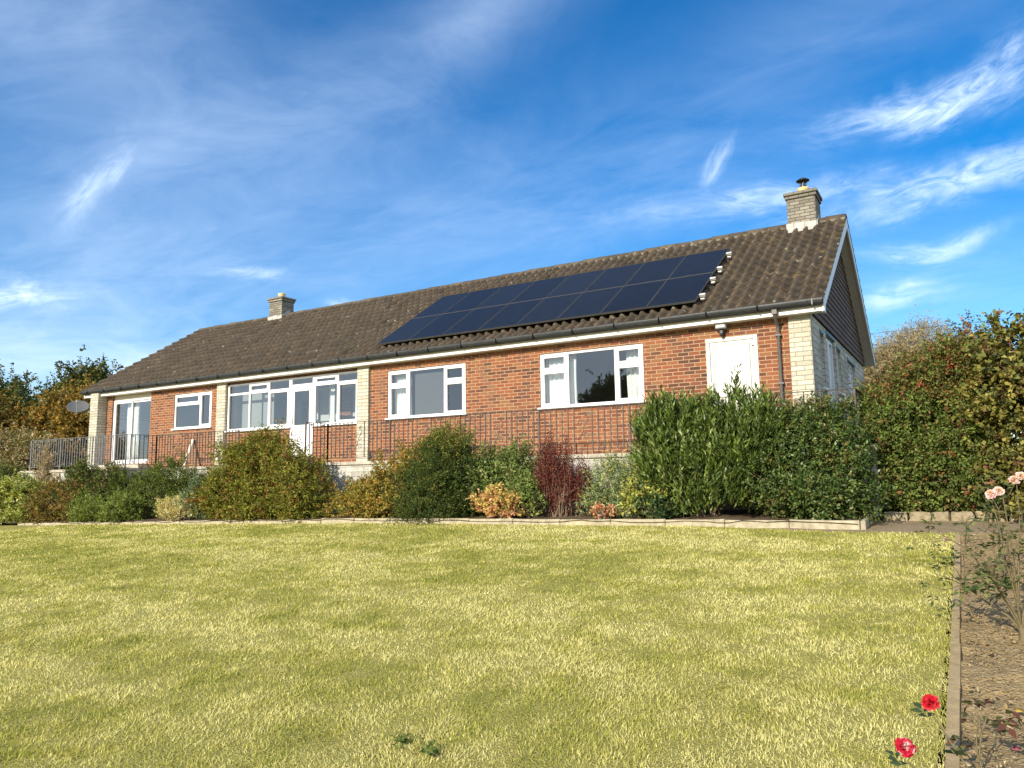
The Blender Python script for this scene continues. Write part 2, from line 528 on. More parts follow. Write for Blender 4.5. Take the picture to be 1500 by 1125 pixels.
def np_mesh(name, V, F, m, parent=None, col=None, smooth=False):
    off = np.array(root_loc(parent))
    V = np.asarray(V, np.float32) - off.astype(np.float32)
    F = np.asarray(F, np.int32)
    me = bpy.data.meshes.new(name)
    k = F.shape[1]
    me.vertices.add(len(V))
    me.vertices.foreach_set('co', V.ravel())
    me.loops.add(F.size)
    me.loops.foreach_set('vertex_index', F.ravel())
    me.polygons.add(len(F))
    me.polygons.foreach_set('loop_start', np.arange(0, F.size, k, dtype=np.int32))
    me.polygons.foreach_set('loop_total', np.full(len(F), k, np.int32))
    if smooth:
        me.polygons.foreach_set('use_smooth', np.ones(len(F), bool))
    me.update(calc_edges=True)
    if col is not None:
        at = me.color_attributes.new('Col', 'FLOAT_COLOR', 'POINT')
        c4 = np.ones((len(V), 4), np.float32)
        c4[:, :3] = col
        at.data.foreach_set('color', c4.ravel())
    me.materials.append(m)
    o = bpy.data.objects.new(name, me)
    COL.objects.link(o)
    if parent is not None:
        o.parent = parent
    return o


def grid_faces(nu, nv):
    i = np.arange(nu - 1)[:, None] * nv + np.arange(nv - 1)[None, :]
    return np.stack([i, i + nv, i + nv + 1, i + 1], -1).reshape(-1, 4)


def vnoise(x, y, seed, scale):
    r = np.random.default_rng(seed).random((64, 64))
    x = np.asarray(x) / scale
    y = np.asarray(y) / scale
    xi, yi = np.floor(x).astype(int), np.floor(y).astype(int)
    fx, fy = x - xi, y - yi
    fx = fx * fx * (3 - 2 * fx)
    fy = fy * fy * (3 - 2 * fy)
    g = lambda a, b: r[a % 64, b % 64]
    return (g(xi, yi) * (1 - fx) * (1 - fy) + g(xi + 1, yi) * fx * (1 - fy) + g(xi, yi + 1) * (1 - fx) * fy + g(xi + 1, yi + 1) * fx * fy)


def structure(o):
    o['kind'] = 'structure'
    return o


# ------------------------------------------------------------------ ground
def zk(x):
    x = np.asarray(x, float)
    return -1.385 + 0.0115 * x - 0.011 * np.maximum(0, -x - 8)


def zlawn(x, y):
    return zk(x) + 0.077 * (np.asarray(y, float) + 3) + 0.05 * (vnoise(x, y, 3, 3.0) - 0.5) * np.clip((-y - 3) / 3, 0, 1)


def yedge(x):
    x = np.asarray(x, float)
    s = np.clip((x + 1.6) / 2.6, 0, 1)
    return -3.03 - 0.42 * s * s * (3 - 2 * s) - 0.03 * vnoise(x, x * 0, 5, 0.35)


def build_ground():
    # lawn sheet
    xs = np.concatenate([np.arange(-34, -16, 0.5), np.arange(-16, 2.03, 0.12), [2.03]])
    ts = np.linspace(0, 1, 150) ** 1.6
    X = np.repeat(xs[:, None], len(ts), 1)
    Ye = yedge(xs)[:, None]
    Y = Ye + (-34 - Ye) * ts[None, :]
    Z = zlawn(X, Y) + 0.012 * (vnoise(X, Y, 9, 0.18) - 0.5)
    o = np_mesh("lawn", np.stack([X, Y, Z], -1).reshape(-1, 3), grid_faces(len(xs), len(ts))[:, ::-1], lawnsoil, smooth=True)
    structure(o)
    # shrub bed between kerb and terrace wall
    xs = np.linspace(-25, 0.92, 150)
    ys = np.linspace(-3.05, -1.3, 14)
    X, Y = np.meshgrid(xs, ys, indexing='ij')
    Z = zk(X) + 0.05 + 0.10 * (Y + 3.0) / 1.6 + 0.05 * vnoise(X, Y, 11, 0.3)
    o = np_mesh("shrub_bed_soil", np.stack([X, Y, Z], -1).reshape(-1, 3), grid_faces(len(xs), len(ys)), bedm, smooth=True)
    structure(o)
    # worn path round the corner of the bed
    xs = np.linspace(-3, 9, 90)
    ys = np.linspace(-3.75, -1.45, 20)
    X, Y = np.meshgrid(xs, ys, indexing='ij')
    Z = zk(X) - 0.026 + 0.077 * np.minimum(0, Y + 3) + 0.014 * vnoise(X, Y, 12, 0.5) + 0.03 * np.maximum(0, Y + 3)
    o = np_mesh("path", np.stack([X, Y, Z], -1).reshape(-1, 3), grid_faces(len(xs), len(ys)), pathm, smooth=True)
    structure(o)
    # soil under the hedge
    xs = np.linspace(0.95, 12, 60)
    ys = np.linspace(-1.6, 9, 40)
    X, Y = np.meshgrid(xs, ys, indexing='ij')
    Z = zk(X) + 0.05 + 0.10 * (Y + 1.6) * np.clip((Y + 1.6), 0, 1) + 0.06 * vnoise(X, Y, 14, 0.4)
    o = np_mesh("hedge_soil", np.stack([X, Y, Z], -1).reshape(-1, 3), grid_faces(len(xs), len(ys)), bedm, smooth=True)
    structure(o)
    # rose bed
    xs = np.concatenate([np.arange(2.11, 4.2, 0.035), np.arange(4.2, 9, 0.3)])
    ys = np.concatenate([np.arange(-30, -13.5, 0.6), np.arange(-13.5, -3.4, 0.035)])
    X, Y = np.meshgrid(xs, ys, indexing='ij')
    Z = zk(X) + 0.077 * (Y + 3) - 0.012
    Z += 0.04 * (vnoise(X, Y, 21, 0.45) - 0.5) + 0.030 * (vnoise(X, Y, 22, 0.12) - 0.5) + 0.030 * (vnoise(X, Y, 23, 0.055) - 0.5)
    Z += 0.05 * np.clip((X - 2.3) / 0.8, 0, 1)
    o = np_mesh("rose_bed", np.stack([X, Y, Z], -1).reshape(-1, 3), grid_faces(len(xs), len(ys)), soilm, smooth=True)
    structure(o)
    # flush concrete strip between lawn and rose bed
    m = MB()
    y = -30.0
    while y < -3.6:
        y1 = min(y + 0.9, -3.55)
        za, zb = float(zk(2.08) + 0.077 * (y + 3)), float(zk(2.08) + 0.077 * (y1 + 3))
        x0, x1 = 2.06 + random.uniform(-.004, .004), 2.115 + random.uniform(-.004, .004)
        t_ = 0.012
        m.add([(x0, y + .004, za - .12), (x1, y + .004, za - .12), (x1, y1 - .004, zb - .12), (x0, y1 - .004, zb - .12),
               (x0, y + .004, za + t_), (x1, y + .004, za + t_), (x1, y1 - .004, zb + t_), (x0, y1 - .004, zb + t_)],
              [(0, 3, 2, 1), (4, 5, 6, 7), (0, 1, 5, 4), (1, 2, 6, 5), (2, 3, 7, 6), (3, 0, 4, 7)])
        y = y1
    o = m.build("lawn_edging", edgec)
    structure(o)
    # hillside that everything stands on, out to the horizon
    xs = np.concatenate([[-900, -400, -200, -110], np.linspace(-70, 70, 57), [110, 200, 400, 900]])
    ys = np.concatenate([[-900, -400, -200, -100, -60], np.linspace(-40, 60, 60), [90, 150, 300, 900]])
    X, Y = np.meshgrid(xs, ys, indexing='ij')
    front = zk(np.clip(X, -40, 10)) + 0.077 * (np.maximum(Y, -60) + 3) - 0.35
    back = -1.7 + 0.02 * np.clip(Y, 0, 80)
    s = np.clip((Y + 3.2) / 2.0, 0, 1)
    Z = front * (1 - s) + np.maximum(back, front) * s
    Z = np.where(Y > -3.2, np.minimum(Z, back), Z)
    o = np_mesh("hillside", np.stack([X, Y, Z], -1).reshape(-1, 3), grid_faces(len(xs), len(ys)), hillm, smooth=True)
    structure(o)


build_ground()


def build_grass():
    n = 860000
    rr = np.linspace(1.6, 24, 2000)
    dens = np.where(rr < 4.5, 1.0, (4.5 / rr) ** 1.45) * rr
    cdf = np.cumsum(dens)
    cdf /= cdf[-1]
    r = np.interp(rng.random(n), cdf, rr)
    a = rng.uniform(R(-49), R(46), n) + math.atan2(_F.x, _F.y)
    x = CX + r * np.sin(a)
    y = CY + r * np.cos(a)
    k = (x < 2.06 + 0.06 * vnoise(x * 0 + 1, y, 6, 0.09)) & (y < yedge(x) + 0.03) & (x > -30)
    x, y, r = x[k], y[k], r[k]
    n = len(x)
    z = zlawn(x, y) - 0.006
    # mown lie of the sward: broad swathes lean together, like grass after a mower
    sw = vnoise(x, y, 31, 0.8)
    sw2 = vnoise(x + 50, y, 32, 0.22)
    lean_dir = 2.2 + 3.0 * (sw - 0.5) + 5.0 * (sw2 - 0.5) + rng.normal(0, 1.3, n)
    lean = np.clip(rng.normal(0.8, 0.45, n) + 0.5 * (sw2 - 0.5), 0.05, 1.5)
    tuft = vnoise(x + 9, y + 3, 33, 0.12)
    h = (0.011 + 0.015 * rng.random(n) + 0.012 * tuft) * (1 + r / 30)
    w = 0.00088 + 0.00036 * r
    yaw = rng.uniform(0, 2 * math.pi, n)
    bx, by = np.cos(yaw) * w, np.sin(yaw) * w
    lx, ly = np.cos(lean_dir) * np.sin(lean), np.sin(lean_dir) * np.sin(lean)
    lz = np.cos(lean)
    V = np.empty((n, 5, 3))
    base = np.stack([x, y, z], -1)
    bv = np.stack([bx, by, 0 * bx], -1)
    mid = base + np.stack([lx * 0.35, ly * 0.35, 0.25 + lz * 0.35], -1) * h[:, None] * 0.8
    tip = base + np.stack([lx, ly, 0.22 + lz * 0.75], -1) * h[:, None]
    V[:, 0] = base - bv
    V[:, 1] = base + bv
    V[:, 2] = mid + bv * 0.85
    V[:, 3] = mid - bv * 0.85
    V[:, 4] = tip
    i = np.arange(n)[:, None] * 5
    T = np.concatenate([i + np.array([[0, 1, 2]]), i + np.array([[0, 2, 3]]), i + np.array([[3, 2, 4]])], 0)
    # colours of the plants themselves: straw, pale yellow-green, green
    dry = 0.10 * vnoise(x, y, 41, 1.7) + 0.30 * vnoise(x * .16 + y * .03, y + x * .08, 44, 0.55) + 0.32 * vnoise(x * .8 + y * .3, y * 1.1 - x * .2, 42, 0.42) + 0.28 * vnoise(x, y, 43, 0.16)
    dry = np.clip((dry - 0.29) / 0.34, 0, 1)
    p = np.clip(dry * 0.70 + 0.22 + rng.normal(0, 0.22, n), 0, 1)
    green = np.array([0.17, 0.205, 0.032])
    midc = np.array([0.40, 0.385, 0.075])
    straw = np.array([0.66, 0.61, 0.28])
    p = p[:, None]
    c = np.where(p < 0.5, green + (midc - green) * p * 2, midc + (straw - midc) * (p - 0.5) * 2)
    c *= rng.uniform(0.9, 1.32, (n, 1)) * np.array([0.97, 0.97, 1.0])
    o = np_mesh("grass", V.reshape(-1, 3), T, grassm, None, np.repeat(c, 5, 0))
    o['kind'] = 'stuff'
    o['label'] = 'short mown yellow-green grass covering the lawn'
    o['category'] = 'grass'


build_grass()

# ------------------------------------------------------------------ the bungalow
XL, DEPTH = -22.6, 8.34
RS = 0.64


def zroof(y):
    return 2.42 + RS * (y + 0.30)


RIDGE_Y = DEPTH / 2
house = thing("brick_bungalow", "long red brick bungalow with brown tiled roof behind the shrub bed", "house", (-11.3, RIDGE_Y, 0))
FAC = lambda p: (p[0], p[1], p[2])                    # facade: a along x, depth along +y
GAB = lambda p: (-p[1], p[0], p[2])                   # gable at x=0: a along y, depth goes to -x


def wall_holes(m, a0, a1, z0, z1, holes, th=0.25):
    A = sorted({a0, a1, *[h[0] for h in holes], *[h[1] for h in holes]})
    Zs = sorted({z0, z1, *[h[2] for h in holes], *[h[3] for h in holes]})
    for i in range(len(A) - 1):
        for j in range(len(Zs) - 1):
            ca, cz = (A[i] + A[i + 1]) / 2, (Zs[j] + Zs[j + 1]) / 2
            if any(h[0] < ca < h[1] and h[2] < cz < h[3] for h in holes):
                continue
            for d, fl in ((0, 0), (th, 1)):
                q = [(A[i], d, Zs[j]), (A[i + 1], d, Zs[j]), (A[i + 1], d, Zs[j + 1]), (A[i], d, Zs[j + 1])]
                m.add(q, [(0, 1, 2, 3) if not fl else (3, 2, 1, 0)])
    for h in holes:
        l, r, b, t_ = h
        for q in ([(l, 0, b), (l, 0, t_), (l, th, t_), (l, th, b)], [(r, 0, t_), (r, 0, b), (r, th, b), (r, th, t_)],
                  [(l, 0, t_), (r, 0, t_), (r, th, t_), (l, th, t_)], [(r, 0, b), (l, 0, b), (l, th, b), (r, th, b)]):
            m.add(q, [(0, 1, 2, 3)])


F_HOLES = [(-5.64, -3.235, 0.864, 2.064), (-9.99, -7.633, 0.864, 2.064), (-1.935, -0.95, -0.02, 1.995), (-18.533, -16.762, 1.0, 2.064),
           (-21.83, -19.74, 0.0, 2.30), (-16.06, -10.96, 0.0, 2.5)]
m = MB(FAC)
wall_holes(m, XL, 0.0, -0.25, 2.5, F_HOLES)
m.build("front_wall", brick, house)
m = MB(FAC)
m.box(-16.06, -13.46, 0.004, 0.24, -0.2, 0.82)
m.box(-12.58, -10.96, 0.004, 0.24, -0.2, 0.82)
m.box(-16.06, -10.96, 0.06, 0.24, 2.18, 2.5)
m.build("porch_wall", brick, house)
G_HOLES = [(1.05, 1.46, 1.0, 2.1), (1.83, 3.0, 0.0, 2.2), (3.21, 3.78, 1.1, 2.1), (4.96, 6.34, 0.5, 2.06)]
m = MB(GAB)
wall_holes(m, 0.02, DEPTH, -0.25, 2.30, G_HOLES)
m.build("gable_wall", gstone, house)
m = MB()
m.box(XL, XL + 0.25, 0.252, DEPTH - 0.252, -0.25, 2.4)
m.box(XL, -0.252, DEPTH - 0.25, DEPTH, -0.25, 2.4)
m.build("rear_wall", gstone, house)
m = MB()
a, b_ = (XL + 0.02, 0.05, 2.4), (XL + 0.02, DEPTH - .05, 2.4)
m.add([a, b_, (XL + 0.02, RIDGE_Y, zroof(RIDGE_Y) - 0.25)], [(0, 1, 2)])
m.build("gable_backing", wallin, house)
m = MB()
m.add([(-0.12, 0.05, 2.3), (-0.12, DEPTH - .05, 2.3), (-0.12, RIDGE_Y, zroof(RIDGE_Y) - 0.25)], [(0, 2, 1)])
m.build("gable_backing", wallin, house)

for x0, x1, d in ((-0.376, 0.012, 0.03), (-10.955, -10.57, 0.07), (-16.455, -16.07, 0.07), (-22.58, -22.14, 0.32)):
    m = MB()
    m.bbox(x0, x1, -d, 0.2 if x0 > -22 else 0.25, -0.22, 2.36, 0.008)
    m.build("stone_pillar", stone, house)

# floor slab and rooms behind the glass
m = MB()
m.box(XL + 0.25, -0.25, 0.252, DEPTH - 0.25, -0.24, -0.002)
m.build("floor", floorin, house)
m = MB()
m.box(XL + 0.25, -0.25, 0.252, DEPTH - 0.25, 2.36, 2.40)
m.box(XL + 0.25, -0.25, 4.3, 4.4, 0.0, 2.35)
for x in (-19.2, -16.2, -10.8, -6.6, -2.6):
    m.box(x - 0.05, x + 0.05, 0.26, 4.29, 0.0, 2.35)
m.box(-16.14, -10.86, 1.7, 1.8, 0.0, 2.35)
m.build("interior_wall", wallin, house)
m = MB()
m.box(-14.75, -14.1, 1.64, 1.695, 0.0, 1.75)
m.box(-13.2, -12.75, 1.64, 1.695, 0.0, 2.0)
m.build("interior_brick", brick, house)
m = MB()
for x0, x1, z0, z1 in ((-14.1, -12.2, 0.9, 2.1), (-12.4, -10.9, 0.0, 2.05)):
    for bx in ((x0, x0 + .07, z0, z1), (x1 - .07, x1, z0, z1), (x0 + .07, x1 - .07, z1 - .07, z1), (x0 + .07, x1 - .07, z0, z0 + .07), ((x0 + x1) / 2 - .03, (x0 + x1) / 2 + .03, z0 + .07, z1 - .07)):
        m.box(bx[0], bx[1], 1.60, 1.638, bx[2], bx[3])
m.build("interior_frame", upvc, house)
m = MB()
for i in range(16):
    z = 0.9 + i * 0.075
    m.box(-16.0, -14.6, 0.45, 0.47, z, z + 0.0735)
m.build("slatted_blind", blindm, house)


def window(a0, a1, z0, z1, fn, vbars=(), hbars=(), sashes=(), d=0.02, fr=0.055, sill=True, name="window", bar=0.05, dark_strip=False):
    """frame (the part) > pane, sill. a runs along the wall, d is how far the frame sits behind the wall face"""
    m = MB(fn)
    D0, D1 = d, d + 0.07
    m.bbox(a0, a0 + fr, D0, D1, z0, z1, .004)
    m.bbox(a1 - fr, a1, D0, D1, z0, z1, .004)
    m.bbox(a0 + fr, a1 - fr, D0 + .001, D1, z1 - fr, z1, .004)
    m.bbox(a0 + fr, a1 - fr, D0 + .001, D1, z0, z0 + fr, .004)
    for v in vbars:
        m.bbox(v - bar / 2, v + bar / 2, D0 + .003, D1 - .002, z0 + fr, z1 - fr, .004)
    for h0, h1, z in hbars:
        m.bbox(h0, h1, D0 + .005, D1 - .004, z - bar / 2, z + bar / 2, .004)
    for s0, s1, t0, t1 in sashes:
        w = 0.05
        e0, e1 = D0 - 0.014, D0 + .04
        m.bbox(s0, s0 + w, e0, e1, t0, t1, .005)
        m.bbox(s1 - w, s1, e0, e1, t0, t1, .005)
        m.bbox(s0 + w, s1 - w, e0 + .001, e1, t1 - w, t1, .005)
        m.bbox(s0 + w, s1 - w, e0 + .001, e1, t0, t0 + w, .005)
    f = m.build(name, upvc, house)
    g = MB(fn)
    g.add([(a0 + .02, D0 + .03, z0 + .02), (a1 - .02, D0 + .03, z0 + .02), (a1 - .02, D0 + .03, z1 - .02), (a0 + .02, D0 + .03, z1 - .02)], [(0, 1, 2, 3)])
    g.build("pane", glass, f)
    if sill:
        s = MB(fn)
        s.bbox(a0 - 0.05, a1 + 0.05, -0.06, d - .001, z0 - 0.035, z0 + 0.012, .006)
        s.build("sill", upvc, f)
    if dark_strip:
        s = MB(fn)
        s.box(a0 - .02, a1 + .02, -0.012, 0.02, z1 + .002, z1 + .06)
        s.build("dark_strip", blackm, f)  # black strip across the head of the opening
    return f


# the two big three-light windows
window(-5.64, -3.235, 0.864, 2.064, FAC, (-4.97, -3.855), ((-5.585, -4.995, 1.68), (-3.83, -3.29, 1.665)),
       ((-5.59, -5.0, 1.70, 2.012), (-5.59, -5.0, 0.915, 1.66), (-3.82, -3.285, 1.69, 2.012), (-3.82, -3.285, 0.915, 1.64)))
window(-9.99, -7.633, 0.864, 2.064, FAC, (-9.33, -8.25), ((-9.935, -9.355, 1.68), (-8.225, -7.69, 1.665)),
       ((-9.94, -9.36, 1.70, 2.012), (-9.94, -9.36, 0.915, 1.66), (-8.22, -7.685, 1.69, 2.012), (-8.22, -7.685, 0.915, 1.64)))
window(-18.533, -16.762, 1.0, 2.064, FAC, (-17.32,), ((-18.478, -17.345, 1.73),), ((-18.48, -17.35, 1.76, 2.012), (-17.29, -16.815, 1.052, 2.012)))
# porch glazing, left and right of the door
window(-16.06, -13.47, 0.83, 2.18, FAC, (-15.13, -14.33), ((-16.0, -15.155, 1.885), (-15.105, -14.355, 1.885), (-14.305, -13.525, 1.885)),
       ((-15.105, -14.355, 1.91, 2.12), (-14.305, -13.525, 0.88, 1.86)), name="porch_window", bar=0.06)
window(-12.57, -10.96, 0.83, 2.18, FAC, (-11.71,), ((-12.515, -11.735, 1.92), (-11.685, -11.015, 1.92)), ((-12.515, -11.735, 1.945, 2.12), (-11.685, -11.015, 0.88, 1.895)),
       name="porch_window", bar=0.06)
window(-13.467, -12.573, 1.93, 2.18, FAC, (), (), (), name="fanlight", sill=False)


def porch_door():
    m = MB(FAC)
    a0, a1, z0, z1 = -13.40, -12.64, 0.02, 1.88
    w = 0.10
    m.bbox(-13.467, -13.405, .02, .09, 0, 1.928, .004)
    m.bbox(-12.635, -12.573, .02, .09, 0, 1.928, .004)
    m.bbox(-13.405, -12.635, .021, .09, 1.885, 1.928, .004)
    m.bbox(a0, a0 + w, .012, .06, z0, z1, .005)
    m.bbox(a1 - w, a1, .012, .06, z0, z1, .005)
    m.bbox(a0 + w, a1 - w, .013, .06, z1 - .09, z1, .005)
    m.bbox(a0 + w, a1 - w, .013, .06, 0.76, 0.87, .005)
    m.bbox(a0 + w, a1 - w, .013, .06, z0, 0.17, .005)
    m.bbox(a0 + w + .002, a1 - w - .002, .03, .05, 0.172, 0.758, .002)
    d = m.build("porch_door", upvc, house)
    g = MB(FAC)
    g.add([(a0 + .09, .035, .86), (a1 - .09, .035, .86), (a1 - .09, .035, z1 - .08), (a0 + .09, .035, z1 - .08)], [(0, 1, 2, 3)])
    g.build("pane", glass, d)
    h = MB(FAC)
    h.bbox(-13.375, -13.33, -.03, .011, 0.93, 1.08, .006)
    h.build("handle", clampm, d)


porch_door()


def solid_door():
    m = MB(FAC)
    a0, a1, z1 = -1.935, -0.95, 1.995
    for b in ((a0, a0 + .075, 0, z1), (a1 - .075, a1, 0, z1)):
        m.bbox(b[0], b[1], -.012, .08, b[2], b[3], .006)
    m.bbox(a0 + .075, a1 - .075, -.011, .08, z1 - .075, z1, .006)
    m.bbox(a0 + .078, a1 - .078, .004, .05, 0.0, z1 - .078, .008)
    d = m.build("white_door", doorwhite, house)
    p = MB(FAC)
    p.bbox(a0 + .155, a1 - .155, -.004, .004, 0.14, z1 - .16, .004)
    p.build("door_panel", doorwhite, d)
    g = MB(FAC)
    x0, x1, z0, z1_ = a0 + .145, a1 - .145, .13, z1 - .15
    for b in ((x0, x0 + .009, z0, z1_), (x1 - .009, x1, z0, z1_), (x0 + .009, x1 - .009, z1_ - .009, z1_), (x0 + .009, x1 - .009, z0, z0 + .009)):
        g.box(b[0], b[1], .0005, .0038, b[2], b[3])
    x0, x1 = a0 + .0765, a1 - .0765
    for b in ((x0, x0 + .006), (x1 - .006, x1)):
        g.box(b[0], b[1], -.001, .0035, .01, z1 - .08)
    g.build("groove_shade", gutterm, d)  # grey strips stand in for shade along the panel and frame grooves
    h = MB(FAC)
    h.bbox(a1 - .115, a1 - .02, -.035, -.012, 1.79, 1.83, .006)
    h.build("hinge", upvc, d)
    h = MB(FAC)
    h.bbox(a1 - .115, a1 - .02, -.035, -.012, .35, .39, .006)
    h.build("hinge", upvc, d)
    k = MB(FAC)
    k.bbox(a0 + .09, a0 + .125, -.05, .003, .95, 1.15, .006)
    k.build("handle", clampm, d)


solid_door()


def patio_door():
    m = MB(FAC)
    a0, a1, z1 = -21.83, -19.74, 2.09
    fr = .06
    m.bbox(a0, a0 + fr, .05, .14, 0, z1, .005)
    m.bbox(a1 - .035, a1, .05, .14, 0, z1, .005)
    m.bbox(a0 + fr, a1 - .035, .051, .14, z1 - .05, z1, .005)
    m.bbox(a0 + fr, a1 - .035, .045, .14, 0, .06, .005)
    xm = -20.83
    for s0, s1, e in ((a0 + fr, xm + .04, .055), (xm - .01, a1 - .035, .095)):
        w = .06 if e < .08 else .035
        m.bbox(s0, s0 + w, e, e + .03, .06, z1 - .05, .004)
        m.bbox(s1 - w, s1, e, e + .03, .06, z1 - .05, .004)
        m.bbox(s0 + w, s1 - w, e, e + .03, z1 - .11, z1 - .05, .004)
        m.bbox(s0 + w, s1 - w, e, e + .03, .06, .13, .004)
    d = m.build("patio_door", upvc, house)
    g = MB(FAC)
    g.add([(a0 + .08, .07, .1), (xm, .07, .1), (xm, .07, z1 - .08), (a0 + .08, .07, z1 - .08)], [(0, 1, 2, 3)])
    g.add([(xm, .11, .1), (a1 - .04, .11, .1), (a1 - .04, .11, z1 - .08), (xm, .11, z1 - .08)], [(0, 1, 2, 3)])
    g.build("pane", glass, d)
    b = MB(FAC)
    b.bbox(a0 + .002, a1 - .002, .06, .12, z1 + .002, 2.298, .004)
    b.build("head_board", cream, d)


patio_door()
# gable side joinery
window(1.05, 1.46, 1.0, 2.1, GAB, (), ((1.1, 1.41, 1.62),), (), d=.06, dark_strip=True)
window(1.83, 3.0, 0.0, 2.2, GAB, (2.42,), (), ((1.88, 2.40, 0.06, 2.14), (2.44, 2.95, 0.06, 2.14)), d=.06, sill=False, name="french_door", dark_strip=True)
window(3.21, 3.78, 1.1, 2.1, GAB, (), ((3.26, 3.73, 1.62),), (), d=.06, dark_strip=True)
window(4.96, 6.34, 0.5, 2.06, GAB, (5.42, 5.88), ((5.0, 6.3, 1.5),), (), d=.06, dark_strip=True)


# ---- roof
def roof_part():
    tw, gauge = 0.222, 0.352
    x0, x1 = -23.1, 0.30
    ncol = int(round((x1 - x0) / tw))
    tw = (x1 - x0) / ncol
    per = 9
    xs = np.linspace(x0, x1, ncol * per + 1)
    ph = ((xs - x0) / tw) % 1.0
    # bold roll then a shallow pan
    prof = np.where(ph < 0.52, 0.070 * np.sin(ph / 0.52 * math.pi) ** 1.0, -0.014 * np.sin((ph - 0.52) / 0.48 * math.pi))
    slope_len = (RIDGE_Y + 0.315) / math.cos(math.atan(RS))
    ncourse = 15
    g = slope_len / ncourse
    cs, sn = math.cos(math.atan(RS)), math.sin(math.atan(RS))
    V, F, C = [], [], []
    cr = np.random.default_rng(4)
    for side in (0, 1):
        for c in range(ncourse):
            s0, s1 = c * g - 0.02, (c + 1) * g + 0.03
            trnd = cr.normal(0, 1, ncol + 1)
            jit = np.repeat(cr.normal(0, 0.005, ncol + 1), per)[:len(xs)]
            rows = []
            idx = np.minimum((np.arange(len(xs)) // per), ncol)
            dark = np.clip(trnd[idx] * 0.15 + 1.0, 0.5, 1.9)[:, None]
            colr = np.array([0.062, 0.048, 0.033])[None] * dark
            colr = colr * np.interp(prof, [-0.02, 0.015, 0.07], [0.65, 0.92, 1.5])[:, None]  # worn crests paler, pans darker: also puts relief shading into the colour
            colr = colr * (1 + np.clip(cr.normal(0, .08, ncol + 1), -.2, .2)[idx][:, None] * np.array([1.0, 0.6, 0.1])[None])
            for s, hgt in ((s0 + 0.004, 0.000), (s0, 0.062), (s0 + 0.5 * g, 0.03), (s1, -0.004)):
                y = -0.315 + s * cs - sn * (prof + hgt)
                zz = zroof(-0.315) + s * sn + cs * (prof + hgt + jit * 0.6)
                y = y + jit * (1 if hgt else 0)
                if side:
                    y = DEPTH - y
                rows.append(np.stack([xs, y, zz], -1))
            b = sum(len(v) for v in V)
            Vb = np.stack(rows, 0)
            V.append(Vb.reshape(-1, 3))
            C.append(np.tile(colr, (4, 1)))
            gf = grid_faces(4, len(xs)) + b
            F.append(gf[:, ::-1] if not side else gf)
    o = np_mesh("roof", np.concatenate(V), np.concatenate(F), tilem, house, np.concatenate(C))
    # underlay so that no light leaks, and verge thickness
    m = MB()
    ye = -0.30
    for sgn in (0, 1):
        q = [(x0 + .03, ye, zroof(ye) - .05), (x1 - .03, ye, zroof(ye) - .05), (x1 - .03, RIDGE_Y, zroof(RIDGE_Y) - .05), (x0 + .03, RIDGE_Y, zroof(RIDGE_Y) - .05)]
        q += [(p[0], p[1], p[2] - .03) for p in q]
        if sgn:
            q = [(p[0], DEPTH - p[1], p[2]) for p in q]
        m.add(q, [(0, 1, 2, 3), (7, 6, 5, 4), (0, 4, 5, 1), (1, 5, 6, 2), (3, 7, 4, 0)])
    m.build("roof_deck", gutterm, o)
    # ridge tiles bedded in pale mortar
    Vr, Fr, Cr = [], [], []
    L = 0.45
    x = x0
    zr = zroof(RIDGE_Y) + 0.0
    while x < x1 - 0.05:
        xe = min(x + L, x1)
        rad = 0.125 + random.uniform(-.004, .004)
        dz = random.uniform(-.008, .008)
        rows = []
        for xx, rr_ in ((x, rad), (x + .004, rad + .012), (xe - .01, rad), (xe - .006, rad - .02)):
            q = np.linspace(-0.15, math.pi + 0.15, 11)
            rows.append(np.stack([np.full(11, xx), RIDGE_Y - np.cos(q) * rr_ * 1.15, zr - 0.035 + dz + np.sin(q) * rr_], -1))
        b = sum(len(v) for v in Vr)
        Vr.append(np.concatenate(rows))
        Fr.append(grid_faces(4, 11) + b)
        Cr.append(np.tile(np.array([[0.10, 0.082, 0.058]]) * random.uniform(.8, 1.35), (44, 1)))
        x = xe
    np_mesh("ridge_tile", np.concatenate(Vr), np.concatenate(Fr), tilem, o, np.concatenate(Cr), smooth=False)
    n = 260
    xs2 = np.linspace(x0 + .01, x1 - .02, n)
    jr = np.random.default_rng(8)
    zb = zr - .085 + jr.uniform(-.02, .022, n)
    for yy in (RIDGE_Y - .160, RIDGE_Y + .160):
        V4 = np.stack([np.stack([xs2, np.full(n, yy + (-.012 if yy < RIDGE_Y else .012)) + jr.uniform(-.006, .006, n), zb], -1), np.stack([xs2, np.full(n, yy), np.full(n, zr - .02)], -1)], 1).reshape(-1, 3)
        np_mesh("ridge_mortar", V4, grid_faces(n, 2), mortarm, o)
    return o


roof = roof_part()

# eaves: soffit, fascia, gutter
m = MB()
m.bbox(-23.06, 0.28, -0.235, -0.21, 2.25, 2.42, .003)
m.box(-23.06, 0.24, -0.208, -0.002, 2.252, 2.268)
m.bbox(0.245, 0.285, -0.24, -0.0, 2.235, 2.46, .004)
m.bbox(-23.10, -23.062, -0.24, -0.0, 2.235, 2.46, .004)
m.build("fascia", fasc, house)


